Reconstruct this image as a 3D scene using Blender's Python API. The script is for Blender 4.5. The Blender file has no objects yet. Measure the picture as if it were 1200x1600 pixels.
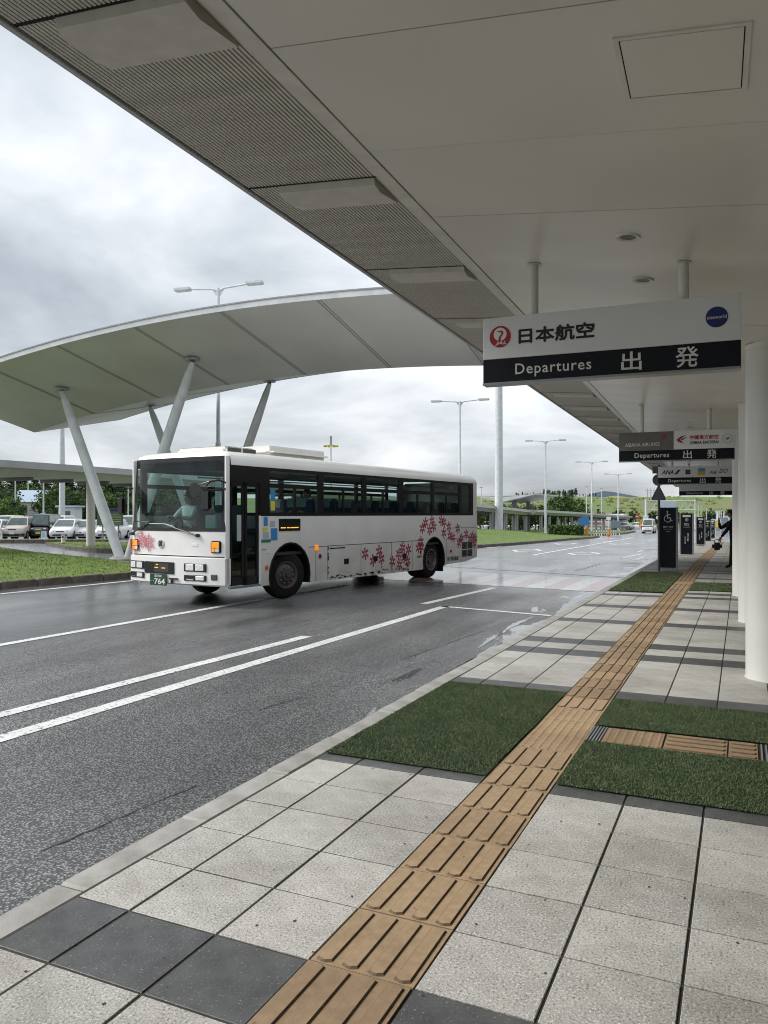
import bpy, bmesh, math, random
from mathutils import Vector, Matrix, noise, Euler

random.seed(7)
sc = bpy.context.scene
col = sc.collection
rad = math.radians

# ------------------------------------------------------------------ camera
cam_data = bpy.data.cameras.new('camera')
cam = bpy.data.objects.new('camera', cam_data)
col.objects.link(cam)
cam.location = (0, 0, 1.77)
cam.rotation_euler = (rad(90), 0, rad(24.67))
cam_data.sensor_width = 36
cam_data.lens = 1215 / 1600 * 36
cam_data.shift_y = 3 / 1600
cam_data.clip_start = 0.05
cam_data.clip_end = 9000
sc.camera = cam

# ------------------------------------------------------------------ world: overcast cloud deck over a Nishita sky
SUN_EL, SUN_AZ = rad(41), rad(-112)          # azimuth from +Y, clockwise positive
world = bpy.data.worlds.new('World')
sc.world = world
world.use_nodes = True
wn, wl = world.node_tree.nodes, world.node_tree.links
wn.clear()
w_out = wn.new('ShaderNodeOutputWorld')
w_bg = wn.new('ShaderNodeBackground')
w_bg.inputs['Strength'].default_value = 0.1
w_sky = wn.new('ShaderNodeTexSky')
w_sky.sky_type = 'NISHITA'
w_sky.sun_disc = False
w_sky.sun_elevation = SUN_EL
w_sky.sun_rotation = SUN_AZ
w_tc = wn.new('ShaderNodeTexCoord')
w_sep = wn.new('ShaderNodeSeparateXYZ')
wl.new(w_tc.outputs['Generated'], w_sep.inputs[0])
w_zz = wn.new('ShaderNodeMath'); w_zz.operation = 'MAXIMUM'; w_zz.inputs[1].default_value = 0.0
wl.new(w_sep.outputs['Z'], w_zz.inputs[0])
w_za = wn.new('ShaderNodeMath'); w_za.operation = 'ADD'; w_za.inputs[1].default_value = 0.22
wl.new(w_zz.outputs[0], w_za.inputs[0])
w_dv = wn.new('ShaderNodeVectorMath'); w_dv.operation = 'DIVIDE'
w_cmb = wn.new('ShaderNodeCombineXYZ')
for k in range(3): wl.new(w_za.outputs[0], w_cmb.inputs[k])
wl.new(w_tc.outputs['Generated'], w_dv.inputs[0]); wl.new(w_cmb.outputs[0], w_dv.inputs[1])
w_n1 = wn.new('ShaderNodeTexNoise'); w_n1.inputs['Scale'].default_value = 1.15
w_n1.inputs['Detail'].default_value = 6; w_n1.inputs['Roughness'].default_value = 0.52; w_n1.inputs['Distortion'].default_value = 0.35
wl.new(w_dv.outputs[0], w_n1.inputs['Vector'])
w_r1 = wn.new('ShaderNodeValToRGB')
el = w_r1.color_ramp.elements
el[0].position, el[0].color = 0.34, (1.95, 2.1, 2.28, 1)
el[1].position, el[1].color = 0.66, (4.6, 4.7, 4.8, 1)
e = el.new(0.47); e.color = (2.92, 3.09, 3.28, 1)
wl.new(w_n1.outputs['Fac'], w_r1.inputs[0])
w_mix = wn.new('ShaderNodeMixRGB'); w_mix.inputs[0].default_value = 0.93
wl.new(w_sky.outputs[0], w_mix.inputs[1]); wl.new(w_r1.outputs[0], w_mix.inputs[2])
# an overcast sky is about three times brighter overhead than at the horizon (CIE overcast)
w_g = wn.new('ShaderNodeMath'); w_g.operation = 'MULTIPLY_ADD'; w_g.inputs[1].default_value = 0.5; w_g.inputs[2].default_value = 0.85
wl.new(w_zz.outputs[0], w_g.inputs[0])
w_gc = wn.new('ShaderNodeVectorMath'); w_gc.operation = 'SCALE'
wl.new(w_mix.outputs[0], w_gc.inputs[0]); wl.new(w_g.outputs[0], w_gc.inputs['Scale'])
wl.new(w_gc.outputs[0], w_bg.inputs['Color']); wl.new(w_bg.outputs[0], w_out.inputs[0])

# ------------------------------------------------------------------ sun behind the clouds
sun_d = bpy.data.lights.new('sun', 'SUN'); sun_d.energy = 1.5; sun_d.angle = rad(32); sun_d.color = (1, .96, .9)
sun = bpy.data.objects.new('sun', sun_d); col.objects.link(sun)
sv = Vector((math.sin(SUN_AZ) * math.cos(SUN_EL), math.cos(SUN_AZ) * math.cos(SUN_EL), math.sin(SUN_EL)))
sun.rotation_euler = sv.to_track_quat('Z', 'Y').to_euler()
sun.location = (-30, -10, 40)

vs = sc.view_settings
vs.view_transform = 'Standard'; vs.look = 'None'; vs.exposure = 1.3; vs.gamma = 1; vs.use_curve_mapping = False
sc.cycles.max_bounces = 8; sc.cycles.transparent_max_bounces = 16
sc.cycles.diffuse_bounces = 4; sc.cycles.glossy_bounces = 4
sc.cycles.caustics_reflective = True; sc.cycles.blur_glossy = 1.0; sc.cycles.caustics_refractive = False
sc.cycles.use_denoising = True; sc.cycles.filter_width = 1.05

# ------------------------------------------------------------------ helpers
def zg(y):                                   # the road falls gently away from the viewer
    return -0.010 * max(0.0, min(y, 190.0) - 30.0)

class MB:
    def __init__(s): s.v, s.f, s.m = [], [], []
    def add(s, vs_, fs, mi=0):
        o = len(s.v); s.v += [tuple(p) for p in vs_]; s.f += [tuple(i + o for i in f) for f in fs]; s.m += [mi] * len(fs); return s
    def box(s, x0, x1, y0, y1, z0, z1, mi=0, mat=None):
        p = [(x0,y0,z0),(x1,y0,z0),(x1,y1,z0),(x0,y1,z0),(x0,y0,z1),(x1,y0,z1),(x1,y1,z1),(x0,y1,z1)]
        if mat is not None: p = [mat @ Vector(q) for q in p]
        return s.add(p, [(0,3,2,1),(4,5,6,7),(0,1,5,4),(1,2,6,5),(2,3,7,6),(3,0,4,7)], mi)
    def cyl(s, p0, p1, r0, r1=None, n=12, caps=True, mi=0):
        r1 = r0 if r1 is None else r1
        p0, p1 = Vector(p0), Vector(p1); d = (p1 - p0)
        if d.length < 1e-9: return s
        d.normalize(); a = d.orthogonal().normalized(); b = d.cross(a)
        vs_ = []
        for p, r in ((p0, r0), (p1, r1)):
            for i in range(n):
                t = 2 * math.pi * i / n; vs_.append(p + a * (r * math.cos(t)) + b * (r * math.sin(t)))
        fs = [(i, (i+1) % n, n + (i+1) % n, n + i) for i in range(n)]
        if caps: fs += [tuple(reversed(range(n))), tuple(range(n, 2*n))]
        return s.add(vs_, fs, mi)
    def tube(s, pts, r, n=8, mi=0):
        rs = r if isinstance(r, (list, tuple)) else [r] * len(pts)
        pts = [Vector(p) for p in pts]; rings = []
        for i, p in enumerate(pts):
            d = (pts[min(i+1, len(pts)-1)] - pts[max(i-1, 0)]).normalized()
            up = Vector((0,0,1)) if abs(d.z) < .95 else Vector((1,0,0))
            a = d.cross(up).normalized(); b = a.cross(d)
            rings.append([p + a*(rs[i]*math.cos(2*math.pi*k/n)) + b*(rs[i]*math.sin(2*math.pi*k/n)) for k in range(n)])
        vs_ = [q for ring in rings for q in ring]; fs = []
        for i in range(len(pts)-1):
            for k in range(n): fs.append((i*n+k, i*n+(k+1)%n, (i+1)*n+(k+1)%n, (i+1)*n+k))
        fs += [tuple(reversed(range(n))), tuple(range((len(pts)-1)*n, len(pts)*n))]
        return s.add(vs_, fs, mi)
    def prism(s, poly, fn0, fn1, mi=0):      # poly: 2-D outline; fn0/fn1 map (a,b) to the two faces
        n = len(poly)
        vs_ = [fn0(*p) for p in poly] + [fn1(*p) for p in poly]
        fs = [tuple(reversed(range(n))), tuple(range(n, 2*n))] + [(i, (i+1)%n, n+(i+1)%n, n+i) for i in range(n)]
        return s.add(vs_, fs, mi)
    def lathe(s, prof, c=(0,0,0), n=16, mi=0, caps=3):
        c = Vector(c); vs_ = []
        for r, z in prof:
            for k in range(n): vs_.append(c + Vector((r*math.cos(2*math.pi*k/n), r*math.sin(2*math.pi*k/n), z)))
        m = len(prof); fs = [(i*n+k, i*n+(k+1)%n, (i+1)*n+(k+1)%n, (i+1)*n+k) for i in range(m-1) for k in range(n)]
        if caps & 1: fs.append(tuple(reversed(range(n))))
        if caps & 2: fs.append(tuple(range((m-1)*n, m*n)))
        return s.add(vs_, fs, mi)
    def grid(s, rows, mi=0, flip=False):     # rows of equal length of points
        n = len(rows[0]); vs_ = [p for r in rows for p in r]; fs = []
        for i in range(len(rows)-1):
            for k in range(n-1):
                q = (i*n+k, i*n+k+1, (i+1)*n+k+1, (i+1)*n+k); fs.append(tuple(reversed(q)) if flip else q)
        return s.add(vs_, fs, mi)
    def mesh(s, name, mats, smooth=False, bevel=0, angle=35):
        me = bpy.data.meshes.new(name)
        me.from_pydata([tuple(p) for p in s.v], [], s.f)
        for m_ in (mats if isinstance(mats, (list, tuple)) else [mats]): me.materials.append(m_)
        me.polygons.foreach_set('material_index', s.m)
        bm = bmesh.new(); bm.from_mesh(me)
        if bevel or smooth == 'weld': bmesh.ops.remove_doubles(bm, verts=bm.verts, dist=1e-5)
        bmesh.ops.recalc_face_normals(bm, faces=bm.faces) if bevel or smooth else None
        if bevel:
            es = [e_ for e_ in bm.edges if len(e_.link_faces) == 2 and e_.calc_face_angle(0) > rad(30)]
            bmesh.ops.bevel(bm, geom=es, offset=bevel, segments=2 if bevel > .02 else 1, affect='EDGES', clamp_overlap=True)
        big = [f for f in bm.faces if len(f.verts) > 4]
        if big: bmesh.ops.triangulate(bm, faces=big)
        bm.to_mesh(me); bm.free()
        if smooth or bevel:
            me.polygons.foreach_set('use_smooth', [True] * len(me.polygons)); me.set_sharp_from_angle(angle=rad(angle))
        me.update(); return me
    def build(s, name, mats, parent=None, smooth=False, bevel=0, loc=(0,0,0), rot=(0,0,0), angle=35):
        return link(name, s.mesh(name, mats, smooth, bevel, angle), parent, loc, rot)

def link(name, me, parent=None, loc=(0,0,0), rot=(0,0,0), scale=(1,1,1)):
    o = bpy.data.objects.new(name, me); col.objects.link(o)
    o.parent = parent; o.location = loc; o.rotation_euler = rot; o.scale = scale
    return o
def tag(o, label=None, cat=None, group=None, kind=None):
    if label: o['label'] = label
    if cat: o['category'] = cat
    if group: o['group'] = group
    if kind: o['kind'] = kind
    return o
def thing(name, label, cat, loc=(0,0,0), rz=0, group=None):
    o = bpy.data.objects.new(name, None); col.objects.link(o); o.empty_display_size = .2
    o.location = loc; o.rotation_euler = (0,0,rz); return tag(o, label, cat, group)
def copy_tree(o, parent=None):
    c = o.copy(); col.objects.link(c); c.parent = parent
    for ch in list(o.children): copy_tree(ch, c)
    return c

# ------------------------------------------------------------------ materials
MATS = {}
def mat(name, c, rough=.6, c2=None, scale=8, detail=4, lo=.35, hi=.65, bump=0, bscale=None, metal=0, coat=0, spec=.5, rnd=0, r2=None, bdist=.01, emit=None, es=0, coord='Object', extra=None):
    m = bpy.data.materials.new(name); m.use_nodes = True; MATS[name] = m
    nt = m.node_tree; n, l = nt.nodes, nt.links; b = n['Principled BSDF']
    b.inputs['Roughness'].default_value = rough; b.inputs['Metallic'].default_value = metal
    b.inputs['Coat Weight'].default_value = coat; b.inputs['Coat Roughness'].default_value = .08
    b.inputs['Specular IOR Level'].default_value = spec
    tc = n.new('ShaderNodeTexCoord'); vec = tc.outputs[coord]
    if c2 is None: c2 = tuple(x * .86 for x in c)
    nz = n.new('ShaderNodeTexNoise'); nz.inputs['Scale'].default_value = scale; nz.inputs['Detail'].default_value = detail
    l.new(vec, nz.inputs['Vector'])
    mr = n.new('ShaderNodeMapRange'); mr.inputs[1].default_value = lo; mr.inputs[2].default_value = hi
    l.new(nz.outputs['Fac'], mr.inputs[0])
    mx = n.new('ShaderNodeMixRGB'); mx.inputs[1].default_value = (*c, 1); mx.inputs[2].default_value = (*c2, 1)
    l.new(mr.outputs[0], mx.inputs[0]); out = mx.outputs[0]
    if rnd:
        oi = n.new('ShaderNodeObjectInfo'); hs = n.new('ShaderNodeHueSaturation')
        rr = n.new('ShaderNodeMapRange'); rr.inputs[3].default_value = 1 - rnd; rr.inputs[4].default_value = 1 + rnd
        l.new(oi.outputs['Random'], rr.inputs[0]); l.new(rr.outputs[0], hs.inputs['Value']); l.new(out, hs.inputs['Color']); out = hs.outputs[0]
    l.new(out, b.inputs['Base Color'])
    if r2 is not None:
        m2 = n.new('ShaderNodeMapRange'); m2.inputs[1].default_value = lo; m2.inputs[2].default_value = hi
        m2.inputs[3].default_value = rough; m2.inputs[4].default_value = r2
        l.new(nz.outputs['Fac'], m2.inputs[0]); l.new(m2.outputs[0], b.inputs['Roughness'])
    if bump:
        bz = n.new('ShaderNodeTexNoise'); bz.inputs['Scale'].default_value = bscale or scale * 6; bz.inputs['Detail'].default_value = 3
        l.new(vec, bz.inputs['Vector'])
        bp = n.new('ShaderNodeBump'); bp.inputs['Strength'].default_value = bump; bp.inputs['Distance'].default_value = bdist
        l.new(bz.outputs['Fac'], bp.inputs['Height']); l.new(bp.outputs[0], b.inputs['Normal'])
    if emit:
        b.inputs['Emission Color'].default_value = (*emit, 1); b.inputs['Emission Strength'].default_value = es
    if extra: extra(m, n, l, b, out, vec)
    return m

def glass(name, tint, refl=1.0, rough=.02):
    m = bpy.data.materials.new(name); m.use_nodes = True; MATS[name] = m
    n, l = m.node_tree.nodes, m.node_tree.links; n.remove(n['Principled BSDF']); o = n['Material Output']
    t = n.new('ShaderNodeBsdfTransparent'); t.inputs[0].default_value = (*tint, 1)
    g = n.new('ShaderNodeBsdfGlossy'); g.inputs['Roughness'].default_value = rough; g.inputs[0].default_value = (refl, refl, refl, 1)
    f = n.new('ShaderNodeFresnel'); f.inputs[0].default_value = 1.52
    x = n.new('ShaderNodeMixShader'); l.new(f.outputs[0], x.inputs[0]); l.new(t.outputs[0], x.inputs[1]); l.new(g.outputs[0], x.inputs[2]); l.new(x.outputs[0], o.inputs[0])
    return m

def speckle(amount, sc1=420, dark=(.02,.02,.02), light=None, thr=.62):
    """fine aggregate: small dark pits and, if given, light chips"""
    def f(m, n, l, b, out, vec):
        v = n.new('ShaderNodeTexNoise'); v.inputs['Scale'].default_value = sc1; v.inputs['Detail'].default_value = 4; v.inputs['Roughness'].default_value = .7; l.new(vec, v.inputs['Vector'])
        r = n.new('ShaderNodeMapRange'); r.inputs[1].default_value = thr; r.inputs[2].default_value = thr + .06; r.inputs[4].default_value = amount
        l.new(v.outputs['Fac'], r.inputs[0])
        x = n.new('ShaderNodeMixRGB'); x.inputs[2].default_value = (*dark, 1); l.new(r.outputs[0], x.inputs[0]); l.new(out, x.inputs[1]); o2 = x.outputs[0]
        if light:
            r2 = n.new('ShaderNodeMapRange'); r2.inputs[1].default_value = 1 - thr; r2.inputs[2].default_value = 1 - thr - .06; r2.inputs[4].default_value = amount
            l.new(v.outputs['Fac'], r2.inputs[0])
            x2 = n.new('ShaderNodeMixRGB'); x2.inputs[2].default_value = (*light, 1); l.new(r2.outputs[0], x2.inputs[0]); l.new(o2, x2.inputs[1]); o2 = x2.outputs[0]
        # broad stains in world space so that neighbouring pieces share them
        g = n.new('ShaderNodeNewGeometry'); s_ = n.new('ShaderNodeTexNoise'); s_.inputs['Scale'].default_value = 1.7; s_.inputs['Detail'].default_value = 5
        l.new(g.outputs['Position'], s_.inputs['Vector'])
        sr = n.new('ShaderNodeMapRange'); sr.inputs[1].default_value = .45; sr.inputs[2].default_value = .72; sr.inputs[4].default_value = .7; l.new(s_.outputs['Fac'], sr.inputs[0])
        x3 = n.new('ShaderNodeMixRGB'); x3.blend_type = 'MULTIPLY'; x3.inputs[2].default_value = (.62, .6, .56, 1); l.new(sr.outputs[0], x3.inputs[0]); l.new(o2, x3.inputs[1])
        l.new(x3.outputs[0], b.inputs['Base Color'])
    return f

def asphalt_nodes(wet=1.0):
    def f(m, n, l, b, out, vec):
        geo = n.new('ShaderNodeNewGeometry'); pos = geo.outputs['Position']
        def nz(s_, d, dist=0, sc3=None):
            v = n.new('ShaderNodeTexNoise'); v.inputs['Scale'].default_value = s_; v.inputs['Detail'].default_value = d; v.inputs['Distortion'].default_value = dist
            if sc3:
                mp = n.new('ShaderNodeMapping'); mp.inputs['Scale'].default_value = sc3; l.new(pos, mp.inputs[0]); l.new(mp.outputs[0], v.inputs['Vector'])
            else: l.new(pos, v.inputs['Vector'])
            return v.outputs['Fac']
        def rng(i, a, b_, c, d):
            r = n.new('ShaderNodeMapRange'); r.inputs[1].default_value = a; r.inputs[2].default_value = b_; r.inputs[3].default_value = c; r.inputs[4].default_value = d; l.new(i, r.inputs[0]); return r.outputs[0]
        def mth(op, a, b_=None):
            q = n.new('ShaderNodeMath'); q.operation = op
            for k, z in enumerate((a, b_)):
                if z is None: continue
                if isinstance(z, (int, float)): q.inputs[k].default_value = z
                else: l.new(z, q.inputs[k])
            return q.outputs[0]
        vo = n.new('ShaderNodeTexVoronoi'); vo.inputs['Scale'].default_value = 64; l.new(pos, vo.inputs['Vector'])
        fine = nz(160, 3)
        film = nz(.55, 5, .6, (1, .35, 1))                      # broad wet films stretched along the traffic
        sepn = n.new('ShaderNodeSeparateXYZ'); l.new(pos, sepn.inputs[0])
        gut = rng(sepn.outputs['X'], -3.9, -2.85, 0, 1)         # the gutter along the kerb holds water
        gn = nz(1.1, 5, .8, (1.6, .5, 1))
        pud = rng(mth('ADD', mth('MULTIPLY', gut, .30), gn), .74, .79, 0, 1)
        lanes = mth('MAXIMUM', rng(sepn.outputs['X'], -8.6, -10.2, 0, .62), rng(sepn.outputs['Y'], 16.5, 19.5, 0, .62))   # the outer lanes and everything past the crossing are wetter
        wetf = mth('MINIMUM', 1, mth('ADD', mth('MULTIPLY', rng(film, .38, .64, 0, 1), .55), lanes))
        stone = n.new('ShaderNodeMixRGB'); stone.inputs[1].default_value = (.036, .036, .037, 1); stone.inputs[2].default_value = (.34, .34, .34, 1)
        l.new(rng(vo.outputs['Distance'], .1, .55, 1, 0), stone.inputs[0])
        big = n.new('ShaderNodeMixRGB'); big.blend_type = 'MULTIPLY'; big.inputs[0].default_value = 1; l.new(stone.outputs[0], big.inputs[1])
        tone = n.new('ShaderNodeCombineXYZ'); tv = mth('MULTIPLY', rng(nz(.35, 6, .4), .3, .7, .8, 1.6), rng(nz(1, 5, 0, (2.6, .06, 1)), .3, .7, .75, 1.25))
        for k in range(3): l.new(tv, tone.inputs[k])
        l.new(tone.outputs[0], big.inputs[2])
        dk = n.new('ShaderNodeMixRGB'); dk.blend_type = 'MULTIPLY'; dk.inputs[2].default_value = (.62, .63, .66, 1)
        l.new(mth('MAXIMUM', mth('MULTIPLY', wetf, .6), pud), dk.inputs[0]); l.new(big.outputs[0], dk.inputs[1])
        l.new(dk.outputs[0], b.inputs['Base Color'])
        r0 = mth('SUBTRACT', .46, mth('MULTIPLY', wetf, .24 * wet))
        r1 = mth('ADD', r0, mth('MULTIPLY', rng(fine, .3, .7, -1, 1), .07))
        rr = n.new('ShaderNodeMixRGB'); l.new(pud, rr.inputs[0]); l.new(r1, rr.inputs[1]); rr.inputs[2].default_value = (.03, .03, .03, 1)
        l.new(rr.outputs[0], b.inputs['Roughness'])
        l.new(mth('MULTIPLY', mth('ADD', wetf, .07), .8 * wet), b.inputs['Coat Weight']); l.new(mth('SUBTRACT', .30, mth('MULTIPLY', wetf, .14)), b.inputs['Coat Roughness']); b.inputs['Coat IOR'].default_value = 1.33
        bp = n.new('ShaderNodeBump'); bp.inputs['Distance'].default_value = .010
        l.new(mth('MULTIPLY', mth('SUBTRACT', 1, pud), mth('SUBTRACT', .9, mth('MULTIPLY', wetf, .5))), bp.inputs['Strength'])
        l.new(mth('ADD', mth('MULTIPLY', vo.outputs['Distance'], -1), mth('MULTIPLY', fine, .5)), bp.inputs['Height']); l.new(bp.outputs[0], b.inputs['Normal'])
    return f

M = lambda k: MATS[k]
mat('asphalt', (.05,.05,.05), .4, extra=asphalt_nodes(1.0))
mat('asphalt_lot', (.05,.05,.05), .4, extra=asphalt_nodes(1.25))
def paint_wear(m, n, l, b, out, vec):
    g = n.new('ShaderNodeNewGeometry'); v = n.new('ShaderNodeTexNoise'); v.inputs['Scale'].default_value = 26; v.inputs['Detail'].default_value = 6; l.new(g.outputs['Position'], v.inputs['Vector'])
    r = n.new('ShaderNodeMapRange'); r.inputs[1].default_value = .56; r.inputs[2].default_value = .66; l.new(v.outputs['Fac'], r.inputs[0])
    x = n.new('ShaderNodeMixRGB'); l.new(r.outputs[0], x.inputs[0]); l.new(out, x.inputs[1]); x.inputs[2].default_value = (.16,.16,.16,1); l.new(x.outputs[0], b.inputs['Base Color'])
mat('road_paint', (.74,.75,.74), .38, (.62,.63,.62), 3, bump=.3, bscale=90, bdist=.004, extra=paint_wear)
def faded(c):
    def f(m, n, l, b, out, vec):
        g = n.new('ShaderNodeNewGeometry'); v = n.new('ShaderNodeTexNoise'); v.inputs['Scale'].default_value = 5; v.inputs['Detail'].default_value = 7; l.new(g.outputs['Position'], v.inputs['Vector'])
        r = n.new('ShaderNodeMapRange'); r.inputs[1].default_value = .36; r.inputs[2].default_value = .72; r.inputs[4].default_value = .7; l.new(v.outputs['Fac'], r.inputs[0])
        x = n.new('ShaderNodeMixRGB'); l.new(r.outputs[0], x.inputs[0]); x.inputs[1].default_value = (*c, 1); x.inputs[2].default_value = (.07,.07,.072,1); l.new(x.outputs[0], b.inputs['Base Color'])
    return f
mat('faded_white', (.5,.5,.5), .3, coat=.7, extra=faded((.6,.6,.6)))
mat('faded_red', (.3,.1,.1), .3, coat=.7, extra=faded((.38,.14,.13)))
mat('tile_light', (.475,.468,.44), .6, (.385,.38,.355), 9, bump=.6, bscale=120, bdist=.004, rnd=.15, extra=None)
mat('tile_dark', (.105,.107,.110), .5, (.07,.072,.075), 9, bump=.4, bscale=170, bdist=.003, rnd=.10)
for nm, sp in (('tile_light', speckle(.9, 95, (.15,.145,.13), (.72,.71,.67), .56)), ('tile_dark', speckle(1.0, 95, (.03,.03,.03), (.5,.51,.52), .62))):
    m_ = M(nm); n_ = m_.node_tree.nodes; b_ = n_['Principled BSDF']; src = b_.inputs['Base Color'].links[0].from_socket
    tc_ = [q for q in n_ if q.type == 'TEX_COORD'][0]
    sp(m_, n_, m_.node_tree.links, b_, src, tc_.outputs['Object'])
mat('joint', (.035,.033,.030), .9, (.06,.055,.045), 30)
mat('kerb_stone', (.40,.39,.365), .6, (.26,.255,.235), 5, bump=.5, bscale=120, bdist=.004, rnd=.1, detail=7)
mat('kerb_old', (.14,.115,.095), .55, (.06,.05,.042), 4, bump=.6, bscale=50, bdist=.01, rnd=.15, detail=7)
mat('tactile', (.38,.27,.16), .6, (.31,.215,.125), 22, bump=.3, bscale=150, bdist=.002, rnd=.16, detail=7, extra=None)
sp = speckle(.6, 120, (.10,.06,.035), None, .63)
m_ = M('tactile'); b_ = m_.node_tree.nodes['Principled BSDF']; sp(m_, m_.node_tree.nodes, m_.node_tree.links, b_, b_.inputs['Base Color'].links[0].from_socket, [q for q in m_.node_tree.nodes if q.type=='TEX_COORD'][0].outputs['Object'])
mat('tactile_dirt_shade', (.15,.10,.058), .8, (.09,.062,.038), 30)  # bar flanks: groove dirt, with the bars' shadow side painted in
mat('turf_pile', (.155,.205,.10), .65, (.095,.145,.06), 3.5, spec=.25)
mat('turf_pile_b', (.14,.16,.085), .65, (.11,.145,.07), 18, spec=.25)
mat('turf_base', (.015,.03,.012), .9)
mat('lawn', (.125,.19,.03), .8, (.085,.14,.022), 1.6, bump=.8, bscale=14, bdist=.06, detail=8)
mat('lawn_blade', (.165,.24,.036), .7, (.115,.18,.028), .8, spec=.2)
mat('meadow', (.105,.16,.04), .9, (.15,.15,.06), .035, bump=.8, bscale=.6, bdist=.6, detail=9, lo=.42, hi=.6)
mat('ceiling', (.74,.722,.65), .30, (.67,.652,.585), 1.1, spec=.5, detail=8, rnd=.035, lo=.3, hi=.8)
mat('ceiling_trim', (.74,.72,.65), .4)
mat('slat', (.66,.64,.57), .45, metal=.0)
mat('void', (.012,.012,.011), .9)
mat('column', (.70,.70,.67), .42, (.58,.58,.55), 1.3, detail=9, bump=.04, bscale=40, lo=.3, hi=.8)
mat('white_metal', (.62,.645,.67), .35, (.52,.545,.57), 3)
mat('roof_metal', (.50,.515,.53), .4, (.42,.43,.45), 1)
mat('wing_under', (.68,.665,.665), .42, (.59,.578,.578), .45, detail=6)
mat('wing_joint', (.24,.245,.245), .6)
mat('dark_steel', (.11,.115,.12), .4, metal=.3)
mat('grey_steel', (.30,.31,.32), .38, (.25,.26,.27), 5, metal=.4)
mat('sign_white', (.76,.78,.79), .35, (.72,.74,.75), 2)
mat('sign_black', (.006,.008,.014), .45, spec=.25)
mat('sign_taupe', (.16,.15,.135), .4)
mat('letter_white', (.72,.73,.72), .4)
mat('letter_black', (.010,.010,.012), .4)
mat('logo_red', (.42,.012,.018), .35)
mat('logo_blue', (.010,.025,.16), .3)
mat('logo_navy', (.012,.02,.13), .35)
mat('logo_sky', (.10,.36,.52), .4)
mat('logo_yellow', (.68,.52,.03), .4)
mat('logo_grey', (.30,.32,.34), .4)
def dirt_band(m, n, l, b, out, vec):     # road grime sprayed up from the wheels, thickest low on the body
    sp_ = n.new('ShaderNodeSeparateXYZ'); l.new(vec, sp_.inputs[0])
    v = n.new('ShaderNodeTexNoise'); v.inputs['Scale'].default_value = 2.2; v.inputs['Detail'].default_value = 8; l.new(vec, v.inputs['Vector'])
    r = n.new('ShaderNodeMapRange'); r.inputs[1].default_value = 1.5; r.inputs[2].default_value = .2; r.inputs[3].default_value = 0; r.inputs[4].default_value = .75; l.new(sp_.outputs['Z'], r.inputs[0])
    q = n.new('ShaderNodeMath'); q.operation = 'MULTIPLY'; l.new(r.outputs[0], q.inputs[0]); l.new(v.outputs['Fac'], q.inputs[1])
    x = n.new('ShaderNodeMixRGB'); x.inputs[2].default_value = (.22,.19,.155,1); l.new(q.outputs[0], x.inputs[0]); l.new(out, x.inputs[1]); l.new(x.outputs[0], b.inputs['Base Color'])
mat('bus_white', (.79,.78,.745), .3, (.73,.715,.68), 1.5, coat=.35, extra=dirt_band)
mat('bus_front_white', (.82,.82,.81), .28, (.78,.78,.77), 2, coat=.4)
mat('bus_black', (.012,.012,.013), .25)
mat('rubber', (.010,.010,.010), .8, (.018,.017,.016), 9, bump=.3, spec=.2)
mat('rim', (.11,.10,.09), .5, (.09,.08,.07), 6, metal=.5)
mat('bright_rim', (.45,.45,.45), .35, metal=.7)
mat('chrome', (.7,.7,.7), .15, metal=1)
mat('lamp_lens', (.75,.77,.78), .1, coat=.5)
mat('amber', (.85,.27,.01), .2, emit=(1,.30,.02), es=.25)
mat('amber_lit', (.95,.42,.03), .2, emit=(1,.45,.05), es=.5)
mat('amber_dim', (.55,.14,.01), .25)
mat('red_lens', (.28,.01,.01), .2)
mat('flake_red', (.33,.012,.045), .4)
mat('flake_pink', (.60,.16,.21), .4)
mat('plate_green', (.008,.055,.022), .4)
mat('plate_white', (.75,.75,.73), .4)
mat('plate_yellow', (.75,.55,.03), .4)
mat('sticker_blue', (.05,.25,.55), .4); mat('sticker_green', (.02,.22,.12), .4); mat('sticker_yellow', (.7,.6,.08), .4); mat('sticker_grey', (.45,.48,.5), .4)
mat('seat_blue', (.05,.075,.14), .8); mat('seat_cover', (.35,.42,.43), .8)
mat('interior', (.6,.62,.6), .6); mat('interior_dark', (.035,.037,.04), .6)
glass('bus_glass', (.60,.84,.80), .85); glass('bus_side_glass', (.70,.86,.84), 1.0); glass('car_glass', (.22,.28,.28), .9); glass('clear_glass', (.8,.86,.85), .9)
mat('skin', (.50,.31,.22), .55); mat('hair', (.012,.010,.009), .6)
mat('cloth_black', (.010,.010,.011), .85); mat('cloth_shirt', (.55,.60,.62), .8); mat('cloth_grey', (.33,.33,.31), .85); mat('leather_black', (.012,.012,.013), .45)
mat('paint_white', (.74,.745,.74), .3, coat=.4); mat('paint_pearl', (.66,.68,.69), .3, coat=.4); mat('paint_beige', (.55,.50,.44), .32, coat=.4); mat('paint_black', (.012,.014,.014), .2, coat=.5); mat('paint_silver', (.42,.44,.46), .3, metal=.4)
mat('plastic_black', (.02,.02,.021), .55)
mat('cone_red', (.62,.045,.025), .5); mat('cone_white', (.72,.70,.72), .5); mat('paper_blue', (.30,.55,.75), .5); mat('orange', (.75,.27,.02), .5); mat('blue_board', (.03,.20,.50), .45)
mat('bark', (.075,.06,.048), .9, (.045,.036,.03), 6, bump=.8, bscale=20, bdist=.03)
mat('leaf_dark', (.026,.048,.024), .7, (.015,.031,.015), .9, spec=.25, rnd=.2); mat('leaf_mid', (.05,.09,.03), .7, (.028,.055,.018), .9, spec=.25, rnd=.2); mat('leaf_light', (.10,.185,.032), .7, (.06,.125,.02), .9, spec=.25, rnd=.2)
mat('far_hill_haze', (.042,.075,.105), 1, (.03,.058,.085), .01)  # distant haze put into the base colour as blue
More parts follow.
